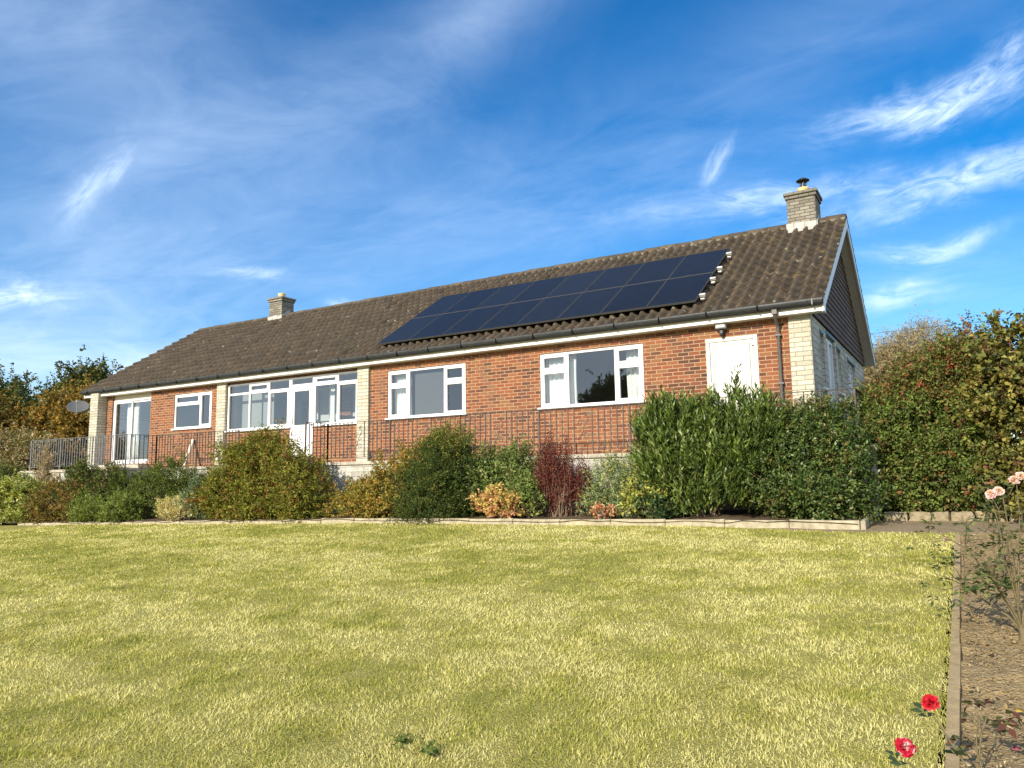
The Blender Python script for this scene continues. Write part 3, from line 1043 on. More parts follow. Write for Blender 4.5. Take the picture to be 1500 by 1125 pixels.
def gutter():
    prof = []
    for k in range(9):
        q = math.pi + math.pi * k / 8
        prof.append((-0.318 + 0.078 * math.cos(q), 2.458 + 0.105 * math.sin(q)))
    inner = [(y * 0.93 + -0.318 * 0.07, z + 0.004) for y, z in prof[::-1]]
    P = prof + inner
    m = MB()
    n = len(P)
    vs = [(-23.08, y, z) for y, z in P] + [(0.285, y, z) for y, z in P]
    m.add(vs, [(k, (k + 1) % n, n + (k + 1) % n, n + k) for k in range(n)], True)
    m.add(vs, [tuple(range(n - 1, -1, -1)), tuple(range(n, 2 * n))])
    x = -22.7
    while x < 0.2:
        m.bbox(x, x + .03, -0.401, -0.245, 2.349, 2.462, .004)
        x += 0.95
        g = m.build("gutter", gutterm, house)
    d = MB()
    d.bbox(-0.60, -0.50, -0.345, -0.25, 2.26, 2.36, .01)
    d.tube([(-0.55, -0.30, 2.26), (-0.55, -0.26, 2.20), (-0.555, -0.10, 2.12), (-0.555, -0.06, 2.04), (-0.555, -0.06, -0.18)], 0.032, 10)
    for z in (1.9, 1.0, 0.2):
        d.bbox(-0.61, -0.50, -0.101, -0.002, z, z + .04, .004)
    d.build("downpipe", pipem, house)


gutter()


def verge():
    for x, nm in ((0.262, "bargeboard"), (-23.085, "bargeboard")):
        m = MB()
        for sg in (0, 1):
            q = []
            for xx in (x, x + .03):
                for y, dz in ((-0.26, -0.02), (RIDGE_Y, -0.02), (RIDGE_Y, -0.25), (-0.26, -0.20)):
                    yy = y if not sg else DEPTH - y
                    q.append((xx, yy, zroof(y) + dz))
            m.add(q, [(0, 1, 2, 3), (7, 6, 5, 4), (0, 4, 5, 1), (1, 5, 6, 2), (2, 6, 7, 3), (3, 7, 4, 0)])
        m.build(nm, fasc, house)
    m = MB()
    for sg in (0, 1):
        q = []
        for xx in (0.005, 0.258):
            for y in (-0.20, RIDGE_Y):
                for dz in (-0.16, -0.14):
                    yy = y if not sg else DEPTH - y
                    q.append((xx, yy, zroof(y) + dz))
        m.add(q, [(0, 2, 6, 4), (1, 5, 7, 3), (0, 1, 3, 2), (4, 6, 7, 5), (0, 4, 5, 1)])
    m.build("verge_soffit", fasc, house)
    # hung tiles in the gable
    t_ = MB()
    z = 2.29
    ztop = zroof(RIDGE_Y) - 0.16
    while z < ztop - .02:
        zt = min(z + 0.13, ztop)
        ylo = lambda zz: max((zz - 2.42 + 0.15) / RS - 0.30, 0.02)
        a0, a1 = ylo(z), ylo(zt)
        q = [(0.046, a0, z), (0.046, DEPTH - a0, z), (0.030, DEPTH - a1, zt), (0.030, a1, zt), (0.03, a0, z), (0.03, DEPTH - a0, z)]
        t_.add(q, [(0, 1, 2, 3), (4, 5, 1, 0)])
        z = zt
    t_.build("hung_tiles", hungm, house)


verge()


def chimney(x0, x1, y0, y1, ztop, pots, cowl):
    m = MB()
    m.bbox(x0, x1, y0, y1, 4.3, ztop - .16, .012)
    m.bbox(x0 - .03, x1 + .03, y0 - .03, y1 + .03, ztop - .158, ztop - .08, .012)
    m.bbox(x0 - .06, x1 + .06, y0 - .06, y1 + .06, ztop - .078, ztop, .015)
    c = m.build("chimney", cstone, roof)
    f = MB()
    zb = zroof(y0)
    xx = x0 - .03
    while xx < x1 + .02:
        w = random.uniform(.16, .26)
        xe = min(xx + w, x1 + .03)
        f.bbox(xx, xe - .004, y0 - .022 - random.uniform(0, .008), y0 - .002, zb - .06, zb + .19 + random.uniform(-.02, .02), .005)
        q = [(xx, y0 - .20, zroof(y0 - .20) + .055), (xe - .004, y0 - .20, zroof(y0 - .20) + .055), (xe - .004, y0, zb + .075), (xx, y0, zb + .075)]
        f.add(q, [(0, 1, 2, 3)])
        xx = xe
    for sx in (x0 - .02, x1 + .002):
        f.add([(sx, y0, zb - .05), (sx, RIDGE_Y, zroof(RIDGE_Y)), (sx, RIDGE_Y, zroof(RIDGE_Y) + .2), (sx, y0, zb + .18),
               (sx + .018, y0, zb - .05), (sx + .018, RIDGE_Y, zroof(RIDGE_Y)), (sx + .018, RIDGE_Y, zroof(RIDGE_Y) + .2), (sx + .018, y0, zb + .18)],
              [(0, 1, 2, 3), (7, 6, 5, 4), (3, 2, 6, 7)])
    f.build("flashing", lead, roof)
    cxm, cym = (x0 + x1) / 2, (y0 + y1) / 2
    p = MB()
    p.lathe((cxm + pots, cym, ztop - .005), [(.17, 0), (.165, .05), (.13, .06), (.12, .13), (.135, .15), (.135, .19), (.10, .19)], 18)
    p.build("chimney_pot", pot_m, roof)
    if cowl:
        k = MB()
        k.lathe((cxm + pots, cym, ztop + .186), [(.075, 0), (.075, .06)], 14)
        k.lathe((cxm + pots, cym, ztop + .375), [(.02, .07), (.09, .045), (.155, 0), (.15, -.012), (.02, -.012)], 18)
        for a in range(4):
            q = a * math.pi / 2 + .4
            k.tube([(cxm + pots + .068 * math.cos(q), cym + .068 * math.sin(q), ztop + .24), (cxm + pots + .068 * math.cos(q), cym + .068 * math.sin(q), ztop + .37)], .011, 5)
        k.tube([(cxm + pots, cym, ztop + .24), (cxm + pots, cym, ztop + .37)], .045, 8)
        k.build("cowl", blackm, roof)


chimney(-0.95, -0.31, 3.80, 4.52, 6.0, 0.02, True)
chimney(-18.82, -18.16, 3.80, 4.36, 5.92, 0.0, False)


# ---- things fixed to or standing at the house
def floodlight():
    o = thing("floodlight", "grey floodlight with sensor on the brick wall above the white door", "floodlight", (-1.6, -0.002, 2.2))
    m = MB()
    m.bbox(-1.69, -1.49, -0.17, -0.03, 2.15, 2.27, .012)
    m.box(-1.63, -1.55, -0.03, -0.003, 2.12, 2.22)
    m.build("housing", lampm, o)
    m = MB()
    m.bbox(-1.67, -1.51, -0.178, -0.171, 2.165, 2.255, .003)
    m.build("lens", simple("lamp_lens", (0.45, 0.46, 0.44), 0.15, 0.05), o)
    m = MB()
    m.bbox(-1.63, -1.55, -0.12, -0.02, 2.05, 2.135, .012)
    m.lathe((-1.59, -0.09, 2.0), [(.018, 0), (.034, .02), (.034, .05)], 12)
    m.build("motion_sensor", blackm, o)


floodlight()


def dish():
    c = Vector((-23.22, -0.35, 1.93))
    o = thing("satellite_dish", "grey satellite dish on the stone pillar at the far end of the house", "satellite dish", c[:])
    nrm = Vector((0.55, -0.42, 0.72)).normalized()
    a = Vector((0.6, 0.8, 0)) - nrm * Vector((0.6, 0.8, 0)).dot(nrm)
    a.normalize()
    b = nrm.cross(a)
    m = MB()
    n = 28
    vs, fs = [], []
    for k, r in enumerate((0.0, .09, .18, .25, .30, .32, .32)):
        dz = 0.6 * r * r - (0.012 if k == 6 else 0)
        for i in range(n):
            q = 2 * math.pi * i / n
            vs.append(c + (a * math.cos(q) * 1.05 + b * math.sin(q)) * r + nrm * dz)
    for k in range(6):
        for i in range(n):
            fs.append((k * n + i, k * n + (i + 1) % n, (k + 1) * n + (i + 1) % n, (k + 1) * n + i))
    m.add(vs, fs, True)
    m.build("reflector", dishm, o)
    m = MB()
    low = c - b * 0.34
    if (c + b * .34).z < low.z:
        low = c + b * 0.34
    foc = c + nrm * 0.38 + (low - c) * 0.5
    m.tube([low, foc], .011, 6)
    m.tube([foc - nrm * .05, foc + nrm * .03], .03, 8)
    m.build("feed_arm", lampm, o)
    m = MB()
    m.tube([c - nrm * .02, c - nrm * .12, (-22.75, -0.15, 1.75), (-22.55, -0.15, 1.75)], .02, 8)
    m.build("bracket", lampm, o)


dish()


def curtain(x0, x1, z0, z1, y, label, folds=6):
    n = folds * 8
    xs = np.linspace(x0, x1, n)
    ph = np.linspace(0, folds * 2 * math.pi, n)
    zs = np.linspace(z1, z0, 8)
    X = np.repeat(xs[:, None], 8, 1) + 0.012 * np.sin(zs * 3)[None]
    amp = np.linspace(.018, .04, 8)[None]
    Y = y + amp * np.sin(ph + np.random.default_rng(int(abs(x0) * 100)).normal(0, .25, n))[:, None]
    Z = np.repeat(zs[None], n, 0)
    o = np_mesh("curtain", np.stack([X, Y, Z], -1).reshape(-1, 3), grid_faces(n, 8), curtm, smooth=True)
    tag(o, label, "curtain")
    sm = o.modifiers.new("thickness", 'SOLIDIFY')
    sm.thickness = 0.004


curtain(-5.62, -4.85, 0.6, 2.1, 0.24, "white curtain at the left side of the window nearest the white door")
curtain(-3.70, -3.25, 0.6, 2.1, 0.26, "white curtain at the right side of the window nearest the white door", 4)
curtain(-9.96, -9.40, 0.6, 2.1, 0.24, "white curtain in the window just right of the porch", 5)
curtain(-21.45, -20.75, 0.05, 2.05, 0.30, "long white curtain behind the sliding patio door", 7)
curtain(-12.46, -12.25, 0.5, 2.05, 0.5, "narrow white curtain inside the porch, right of its door", 2)
for i, (g0, g1) in enumerate(((1.9, 2.5), (2.55, 2.95))):
    n = 40
    ys = np.linspace(g0, g1, n)
    zs = np.linspace(2.1, 0.1, 6)
    Y = np.repeat(ys[:, None], 6, 1)
    X = -0.26 - 0.03 * np.sin(np.linspace(0, 10 * math.pi, n))[:, None] + 0 * Y
    Z = np.repeat(zs[None], n, 0)
    o = np_mesh("curtain", np.stack([X, Y, Z], -1).reshape(-1, 3), grid_faces(n, 6), curtm, smooth=True)
    tag(o, "white curtain in the gable end glass doors, half nearer the %s" % ("corner pillar" if i == 0 else "red-flowered hedge"), "curtain")
    sm = o.modifiers.new("thickness", 'SOLIDIFY')
    sm.thickness = 0.004

m = MB()
m.bbox(-9.25, -8.33, 0.16, 0.165, 0.93, 2.0, .001)
m.tube([(-9.28, 0.165, 2.02), (-8.30, 0.165, 2.02)], .022, 8)
tag(m.build("roller_blind", simple("grey_blind_cloth", (0.10, 0.10, 0.105), 0.9, 0.05)), "plain grey roller blind drawn down in the window just right of the porch", "blind")

m = MB()
m.add([(-17.14, -0.64, -.195), (-17.04, -0.64, -.195), (-17.04, -0.61, -.195), (-17.14, -0.61, -.195), (-17.56, -0.05, .66), (-17.46, -0.05, .66), (-17.46, -0.02, .66), (-17.56, -0.02, .66)],
      [(0, 3, 2, 1), (4, 5, 6, 7), (0, 1, 5, 4), (1, 2, 6, 5), (2, 3, 7, 6), (3, 0, 4, 7)])
tag(m.build("plank", plankm), "pale wooden plank leaning on the brick wall under the small window", "plank")


# ---- solar array
def solar():
    ang = math.atan(RS)
    W_, L_, T_ = 1.018, 1.655, 0.038
    pitch = 1.026
    x_right = -2.06
    y0 = -0.12
    proto = None
    ordn = ["first", "second", "third", "fourth", "fifth", "sixth", "seventh", "eighth"]
    for row in (0, 1):
        for k in range(8):
            sx = x_right - pitch * (k + 1) + (pitch - W_) / 2
            s = row * (L_ + 0.022)
            yy = y0 + s * math.cos(ang)
            zz = zroof(y0) + 0.24 + s * math.sin(ang)
            lab = "dark blue solar panel in the %s row, %s from the array's right end" % ("lower" if row == 0 else "upper", ordn[k])
            if proto is None:
                o = thing("solar_panel", lab, "solar panel", (0, 0, 0), "solar panels on the front roof slope")
                m = MB()
                fw = 0.014
                m.box(0, fw, 0, L_, -T_, 0)
                m.box(W_ - fw, W_, 0, L_, -T_, 0)
                m.box(fw, W_ - fw, 0, fw, -T_ + .001, -.0005)
                m.box(fw, W_ - fw, L_ - fw, L_, -T_ + .001, -.0005)
                m.box(fw, W_ - fw, fw, L_ - fw, -T_ + .002, -T_ + .008)
                fo = m.build("frame", solframe, o)
                m = MB()
                m.box(fw, W_ - fw, fw, L_ - fw, -.010, -.003)
                co = m.build("cell_sheet", solarm, o)
                proto = (o, fo, co)
            else:
                o = proto[0].copy()
                COL.objects.link(o)
                for ch in proto[1:]:
                    c = ch.copy()
                    COL.objects.link(c)
                    c.parent = o
                o['label'] = lab
            o.location = (sx, yy, zz)
            o.rotation_euler = (ang, 0, 0)
    # mounting rails, their bright clamps stick out at the right end
    for i, (row, f) in enumerate(((0, 0.22), (0, 0.80), (1, 0.20), (1, 0.80))):
        s = row * (L_ + 0.022) + f * L_
        lab = "aluminium mounting rail under the solar panels, %s from the gutter" % ("lowest", "second", "third", "highest and farthest")[i]
        o = thing("mounting_rail", lab, "rail", (x_right - 4.05, y0 + s * math.cos(ang), zroof(y0) + .18 + s * math.sin(ang)), "rails carrying the solar panels")
        m = MB()
        m.box(-4.1, 4.12, -.02, .02, -.03, .012)
        p = m.build("rail", midrail)
        p.parent = o
        m = MB()
        m.bbox(4.05, 4.17, -.035, .035, -.012, .058, .006)
        m.bbox(4.055, 4.14, -.03, .03, -.075, -.033, .006)
        p = m.build("end_clamp", clampm)
        p.parent = o
        o.rotation_euler = (ang, 0, 0)
    # grey cover strip between the two rows
    o = thing("cover_strip", "thin grey strip between the two rows of solar panels", "strip", (x_right - 4.104, y0 + (L_ + .011) * math.cos(ang), zroof(y0) + .24 + (L_ + .011) * math.sin(ang)))
    m = MB()
    m.box(-4.095, 4.095, -.0105, .0105, -.03, -.004)
    p = m.build("strip", midrail)
    p.parent = o
    o.rotation_euler = (ang, 0, 0)


solar()


# ------------------------------------------------------------------ terrace, railings, kerbs
def terrace():
    o = thing("raised_terrace", "raised paved terrace with pale block retaining wall along the house", "terrace", (-10.8, -1.0, -1.8))
    m = MB()
    m.box(-17.40, 1.05, -1.40, -0.003, -2.0, -0.285)
    m.box(-22.60, -17.402, -2.30, -0.003, -2.2, -0.285)
    m.box(-13.6, -10.75, -2.05, -1.402, -2.0, -0.212)
    m.build("retaining_wall", terr, o)
    m = MB()

    def row(xa, xb, ya, yb):
        x = xa
        while x < xb - .01:
            xe = min(x + .9, xb)
            m.bbox(x + .002, xe - .002, ya, yb, -0.283, -0.205 + random.uniform(-.002, .002), .008)
            x = xe
    row(-17.36, 1.08, -1.44, -1.12)
    m.build("coping", coping, o)
    m = MB()
    row(-22.64, -17.37, -2.34, -2.02)
    m.build("coping", coping, o)
    m = MB()
    m.box(-17.37, 1.04, -1.118, -0.004, -0.284, -0.21)
    m.box(-22.6, -17.374, -2.018, -0.004, -0.284, -0.21)
    m.build("paving", paving, o)
    m = MB()
    m.bbox(-21.9, -19.7, -0.35, -0.006, -0.208, -0.03, .01)
    m.build("doorstep", coping, o)
    m = MB()
    m.bbox(-13.5, -12.5, -0.35, -0.006, -0.208, -0.03, .01)
    m.build("doorstep", coping, o)


terrace()

RAIL_TOP, RAIL_BOT = 0.715, -0.10


def scroll_pts(u, z, s, flip):
    pts = []
    for k in range(15):
        q = k / 14 * 2.6 * math.pi
        r = s * (1 - k / 17)
        pts.append((u + flip * r * math.cos(q), z + r * math.sin(q)))
    return pts


def railing(p0, p1, label, m_, first=True, seed=0, motif=1, bars_mat=None, top=RAIL_TOP):
    """one railing panel from p0 to p1 (x,y)"""
    rr = random.Random(seed)
    a, b = Vector((p0[0], p0[1], 0)), Vector((p1[0], p1[1], 0))
    L = (b - a).length
    d = (b - a) / L
    o = thing("railing_panel", label, "railing", (p0[0], p0[1], -0.2), "wrought iron railing panels round the terrace")
    fn = lambda p: (a.x + d.x * p[0] - d.y * p[1], a.y + d.y * p[0] + d.x * p[1], p[2])
    m = MB(fn)
    m.bbox(0, L, -.022, .022, top - .012, top, .003)
    m.build("top_rail", m_, o)
    m = MB(fn)
    m.bbox(0.0, L, -.014, .014, RAIL_BOT - .012, RAIL_BOT, .002)
    m.build("bottom_rail", m_, o)
    for u in ((0.0, L) if first else (L,)):
        m = MB(fn)
        m.bbox(u - .016, u + .016, -.016, .016, -0.205, top - .013, .002)
        m.build("post", m_, o)
    nb = max(3, int(round(L / 0.125)))
    skip = set()
    if motif and nb > 8:
        c0 = nb // 2
        skip = {c0, c0 + 1}
    for k in range(1, nb):
        if k in skip:
            continue
        u = k * L / nb
        m = MB(fn)
        w = .0085
        m.box(u - w, u + w, -w, w, RAIL_BOT, top - .013)
        m.build("baluster", m_, o)
    w = .0075

    def ribbon(pts):
        m.tube([(x, 0, z) for x, z in pts], w, 5)
    if skip:
        c0 = (min(skip) + 0.5) * L / nb
        m = MB(fn)
        ribbon([(c0 - .10, RAIL_BOT + .16), (c0 - .02, RAIL_BOT + .30), (c0 + .03, RAIL_BOT + .45), (c0 + .12, RAIL_BOT + .60)])
        ribbon(scroll_pts(c0 - .05, RAIL_BOT + .50, .075, 1))
        ribbon(scroll_pts(c0 + .05, RAIL_BOT + .24, .075, -1))
        ribbon(scroll_pts(c0 + .07, RAIL_BOT + .66, .05, 1))
        for (q, zz) in ((-.07, .36), (.06, .40), (.10, .52), (-.09, .22)):
            ribbon([(c0 + q - .02, RAIL_BOT + zz - .03), (c0 + q, RAIL_BOT + zz), (c0 + q + .03, RAIL_BOT + zz + .012)])
        m.build("scroll", m_, o)
    # small curls under the top rail and along the foot
    for k in range(1, nb, 3):
        u = (k + .5) * L / nb
        if k in skip or k + 1 in skip:
            continue
        m = MB(fn)
        ribbon(scroll_pts(u, top - .06, .034, 1))
        m.build("curl", m_, o)
        m = MB(fn)
        ribbon(scroll_pts(u + .03, RAIL_BOT + .055, .034, -1))
        m.build("curl", m_, o)
    return o


def railings():
    # long straight run above the shrub bed
    xs = [-10.72, -8.80, -6.88, -4.96, -3.04, -1.12, 0.80]
    lab = ["iron railing panel in front of the stone pillar right of the porch", "iron railing panel below the window just right of the porch",
           "iron railing panel in front of bare brick between the two large windows", "iron railing panel below the window nearest the white door",
           "iron railing panel in front of the white door, behind the laurel", "iron railing panel at the house corner, seen over the dark green shrub"]
    for i in range(6):
        railing((xs[i], -1.3), (xs[i + 1], -1.3), lab[i], ironm, i == 0, i)
    railing((0.80, -1.3), (0.80, 0.9), "iron railing panel returning along the gable end beside the hedge", ironm, False, 7)
    railing((-10.72, -2.0), (-10.72, -1.3), "short iron railing panel beside the steps, right of the porch door", ironm, True, 8, 0)
    railing((-17.38, -1.3), (-15.6, -1.3), "iron railing panel below the small window, left of the big olive bush", ironm, True, 9)
    railing((-15.6, -1.3), (-13.9, -1.3), "iron railing panel rising behind the top of the big olive bush", ironm, False, 10)
    railing((-17.38, -2.2), (-17.38, -1.3), "short iron railing panel where the terrace steps back, before the patio door", ironm, False, 11, 0)
    xl = [-22.3, -20.65, -19.0, -17.38]
    lb = ["pale railing panel at the far left end of the terrace", "pale railing panel in front of the far left stone pillar", "pale railing panel in front of the sliding patio door"]
    for i in range(3):
        railing((xl[i], -2.2), (xl[i + 1], -2.2), lb[i], galv, i == 0, 20 + i, 0)
    o = thing("handrail", "sloping iron handrail beside the porch steps above the olive bush", "handrail", (-13.0, -2.05, -0.2))
    m = MB()
    m.tube([(-11.75, -2.0, .66), (-11.45, -2.0, .50), (-10.74, -2.0, -.02)], .016, 6)
    m.build("rail", ironm, o)
    m = MB()
    m.tube([(-11.6, -2.0, -.21), (-11.6, -2.0, .57)], .012, 6)
    m.build("post", ironm, o)


railings()


def kerbs():
    ordn = ["first", "second", "third", "fourth", "fifth", "sixth", "seventh", "eighth", "ninth", "tenth", "eleventh", "twelfth"]

    def slab(x0, x1, y0, y1, za, zb, lab):
        o = thing("kerb_slab", lab, "kerb", ((x0 + x1) / 2, (y0 + y1) / 2, min(za, zb) - .1), "concrete kerb slabs edging the shrub bed")
        m = MB()
        bm = bmesh.new()
        bmesh.ops.create_cube(bm, size=1)
        for v in bm.verts:
            end = (v.co.x > 0) if (x1 - x0) > (y1 - y0) else (v.co.y > 0)
            zt = zb if end else za
            v.co = Vector((x0 if v.co.x < 0 else x1, y0 if v.co.y < 0 else y1, zt + (.095 if v.co.z > 0 else -.12)))
        bmesh.ops.subdivide_edges(bm, edges=list(bm.edges), cuts=3, use_grid_fill=True)
        for v in bm.verts:
            v.co += Vector((random.uniform(-.002, .002), random.uniform(-.003, .003), random.uniform(-.003, .003)))
        eds = [e for e in bm.edges if len(e.link_faces) == 2 and e.calc_face_angle(0) > 1.0]
        bmesh.ops.bevel(bm, geom=eds, offset=.008, segments=2, affect='EDGES', clamp_overlap=True)
        bm.verts.index_update()
        m.add([v.co[:] for v in bm.verts], [[v.index for v in f.verts] for f in bm.faces], False)
        bm.free()
        m.build("slab", conc, o)
    x = 0.94
    for k in range(11):
        a, b = x - .918, x
        t_ = random.uniform(-.006, .006)
        slab(a + .004, b - .004, -3.02 + t_, -2.96 + t_, float(zk(a)) + random.uniform(-.005, .005), float(zk(b)) + random.uniform(-.005, .005),
             "concrete kerb slab of the right-hand run, %s from the path corner" % ordn[k])
        x = a
    x = -9.17
    for k in range(7):
        a, b = x - .918, x
        slab(a + .004, b - .004, -3.02, -2.96, float(zk(a)) - .02, float(zk(b)) - .02, "concrete kerb slab of the left-hand run, %s leftwards from under the olive bush" % ordn[k])
        x = a
    x = -15.62
    for k in range(6):
        a, b = x - .918, x
        slab(a + .004, b - .004, -3.02, -2.96, float(zk(a)) - .03, float(zk(b)) - .03, "low concrete kerb slab before the far left shrubs, %s from the dark conifer" % ordn[k])
        x = a
    for k, (ya, yb) in enumerate(((-3.02, -2.36), (-2.35, -1.69))):
        slab(0.948, 1.01, ya, yb, float(zk(1)), float(zk(1)) + .02, "concrete kerb slab running back from the corner, %s" % ("nearer the lawn" if k == 0 else "nearer the hedge"))
    # rough stones along the back of the path
    x = 1.12
    for k in range(9):
        w = random.uniform(.22, .42)
        m = MB()
        bm = bmesh.new()
        bmesh.ops.create_cube(bm, size=1)
        bmesh.ops.subdivide_edges(bm, edges=list(bm.edges), cuts=2, use_grid_fill=True)
        z0 = float(zk(x)) + 0.0
        hgt = random.uniform(.10, .15)
        for v in bm.verts:
            v.co = Vector((x + w / 2 + v.co.x * w * .96, -1.66 + v.co.y * .10, z0 + .06 + v.co.z * hgt * 1.4)) + Vector((random.uniform(-.012, .012), random.uniform(-.012, .012), random.uniform(-.012, .012)))
        bmesh.ops.bevel(bm, geom=[e for e in bm.edges if e.calc_face_angle(0) > 1.0], offset=.012, segments=1, affect='EDGES')
        bm.verts.index_update()
        m.add([v.co[:] for v in bm.verts], [[v.index for v in f.verts] for f in bm.faces])
        bm.free()
        o = m.build("edging_stone", stonep)
        tag(o, "rough pale edging stone under the red-flowered hedge, %s from the kerb corner" % ordn[k], "stone", "rough stones along the back of the path")
        x += w + random.uniform(.01, .05)


kerbs()


# ------------------------------------------------------------------ plants
def unit(v):
    return v / np.maximum(np.linalg.norm(v, axis=-1, keepdims=True), 1e-9)


def leaves(r, P, D, N, L, Wd, cols, fold=0.25):
    """diamond leaves with a fold along the midrib. P base, D direction, N leaf normal"""
    n = len(P)
    D = unit(D)
    Sd = unit(np.cross(D, N))
    N = np.cross(Sd, D)
    L = np.asarray(L).reshape(-1, 1) * np.ones((n, 1))
    Wd = np.asarray(Wd).reshape(-1, 1) * np.ones((n, 1))
    V = np.empty((n, 4, 3))
    V[:, 0] = P
    V[:, 1] = P + D * L * 0.48 + Sd * Wd * 0.5 + N * Wd * fold
    V[:, 2] = P + D * L - N * L * 0.12
    V[:, 3] = P + D * L * 0.48 - Sd * Wd * 0.5 + N * Wd * fold
    F = np.arange(n)[:, None] * 4 + np.array([[0, 1, 2, 3]])
    return V.reshape(-1, 3), F, np.repeat(cols, 4, 0)


def shrub(name, label, cat, blobs, twigs, per, L, Wd, tl, pal, seed, up=0.4, zmin=-2.0, m=None, spread=0.55, leafang=0.8, stems=8, group=None,
          inner=0.25, lump=0.16, base=None, flowers=None, stemr=0.018, outward=1.0, zoned=None, clump=0.26):
    r = np.random.default_rng(seed)
    twigs = int(twigs * 1.75)
    L, Wd = L * 1.22, Wd * 1.35
    pal = [(min(p[0] * 1.7, .62), min(p[1] * 1.7, .6), min(p[2] * 1.65, .4), p[3]) for p in pal]
    bl = np.array(blobs, float)
    c0 = bl[:, :3].mean(0)
    bx, by, bz = base if base else (float(c0[0]), float(c0[1]), float((bl[:, 2] - bl[:, 5]).min()))
    bz = max(bz, zmin)
    o = thing(name, label, cat, (bx, by, bz), group)
    wts = (bl[:, 3] * bl[:, 5] + bl[:, 3] * bl[:, 4] + bl[:, 4] * bl[:, 5])
    k = r.choice(len(bl), twigs * 2, p=wts / wts.sum())
    ncl = max(5, twigs // 34)
    kc = r.choice(len(bl), ncl, p=wts / wts.sum())
    dc = unit(r.normal(size=(ncl, 3)) + np.array([0, -.25, .15]))
    rc = np.clip(r.normal(0.98, 0.11, ncl), .7, 1.2)
    cl = r.integers(0, ncl, twigs * 2)
    loose = r.random(twigs * 2) < 0.30
    k = np.where(loose, k, kc[cl])
    d = unit(np.where(loose[:, None], r.normal(size=(twigs * 2, 3)), dc[cl] + r.normal(0, clump, (twigs * 2, 3))))
    ph = r.uniform(0, 6.28, 6)
    lm = 1 + lump * (np.sin(d[:, 0] * 5 + ph[0] + k) * np.sin(d[:, 1] * 6 + ph[1]) + 0.8 * np.sin(d[:, 2] * 7 + ph[2] + d[:, 0] * 4) + 0.5 * np.sin(d[:, 0] * 13 + ph[3]) * np.sin(d[:, 2] * 12 + ph[4]))
    rad = np.where(r.random(twigs * 2) < inner, r.uniform(0.35, 0.85, twigs * 2), 1 - np.abs(r.normal(0, 0.10, twigs * 2)))
    rel = d * (rad * lm)[:, None]
    rel = rel * np.where(loose, 0.9, rc[cl])[:, None]
    P = bl[k, :3] + rel * bl[k, 3:6]
    P = P[P[:, 2] > zmin + 0.02][:twigs] if True else P
    keep = (bl[k, 2] + rel[:, 2] * bl[k, 5] > zmin + .02)
    d = d[keep][:twigs]
    n = len(P)
    td = unit(d * outward * 0.8 + np.array([0, 0, up]) + r.normal(0, spread, (n, 3)))
    tlen = tl * r.uniform(0.5, 1.2, n) * np.where(r.random(n) < .06, 1.7, 1.0)
    # leaves along each twig
    tpos = np.tile(np.linspace(0.0, 1.0, per)[None], (n, 1)) + r.normal(0, 0.06, (n, per))
    LP = P[:, None] + td[:, None] * (tpos * tlen[:, None])[..., None] + r.normal(0, tl * 0.06, (n, per, 3))
    LD = td[:, None] * 0.75 + leafang * unit(r.normal(size=(n, per, 3)))
    LN = unit(0.5 * d[:, None] + np.array([0, 0, 0.5]) + r.normal(0, 0.6, (n, per, 3)))
    cols = np.array([p[:3] for p in pal])
    pw = np.array([p[3] for p in pal], float)
    ci = r.choice(len(pal), n, p=pw / pw.sum())
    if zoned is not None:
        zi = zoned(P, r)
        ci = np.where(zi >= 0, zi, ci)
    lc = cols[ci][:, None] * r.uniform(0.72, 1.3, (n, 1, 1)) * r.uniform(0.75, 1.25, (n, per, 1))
    # a few leaves of another palette colour on the same twig
    sw = r.random((n, per)) < 0.18
    alt = cols[r.choice(len(pal), (n, per), p=pw / pw.sum())]
    lc = np.where(sw[..., None], alt, lc)
    ls = r.uniform(0.6, 1.25, (n, per)).reshape(-1)
    LPf, LDf, LNf = LP.reshape(-1, 3), LD.reshape(-1, 3), LN.reshape(-1, 3)
    ok = LPf[:, 2] > zmin - 0.02
    V, F, C = leaves(r, LPf[ok], LDf[ok], LNf[ok], L * ls[ok], Wd * ls[ok], lc.reshape(-1, 3)[ok])
    np_mesh("foliage", V, F, m or leafm, o, C)
    # woody stems from the base out to some of the twigs, and the twigs themselves
    s = MB()
    b = Vector((bx, by, bz))
    wx = float(bl[:, 3].max()) * 0.35
    for j in r.choice(n, min(stems, n), replace=False):
        e = Vector(P[j] + td[j] * tlen[j] * .8)
        b2 = b + Vector((float(r.uniform(-wx, wx)), float(r.uniform(-.1, .1)), -0.03))
        mid = b2.lerp(e, .5) + Vector((float(r.normal(0, .06)), float(r.normal(0, .06)), float(abs(r.normal(0, .08)))))
        s.tube([b2, b2.lerp(mid, .5), mid, e], [stemr, stemr * .8, stemr * .55, stemr * .2], 5, False)
    for j in range(0, n, max(1, n // 250)):
        s.tube([P[j] - td[j] * tlen[j] * .6, P[j] + td[j] * tlen[j]], [stemr * .25, stemr * .1], 3, False)
    s.build("stem", stemm, o)
    if flowers:
        nf, size, fp, zlo = flowers
        j = r.choice(np.where(P[:, 2] > zlo)[0], nf)
        for q in j:
            fp0 = P[q] + td[q] * tlen[q]
            fpos = fp0[None] + r.normal(0, size * .55, (9, 3))
            fc = np.array(fp)[r.choice(len(fp), 9)] * r.uniform(.7, 1.2, (9, 1))
            V, F, C = leaves(r, fpos, r.normal(size=(9, 3)) + np.array([0, -.3, -.2]), r.normal(size=(9, 3)), size, size * .55, fc)
            np_mesh("flower", V, F, petalm, o, C)
    return o


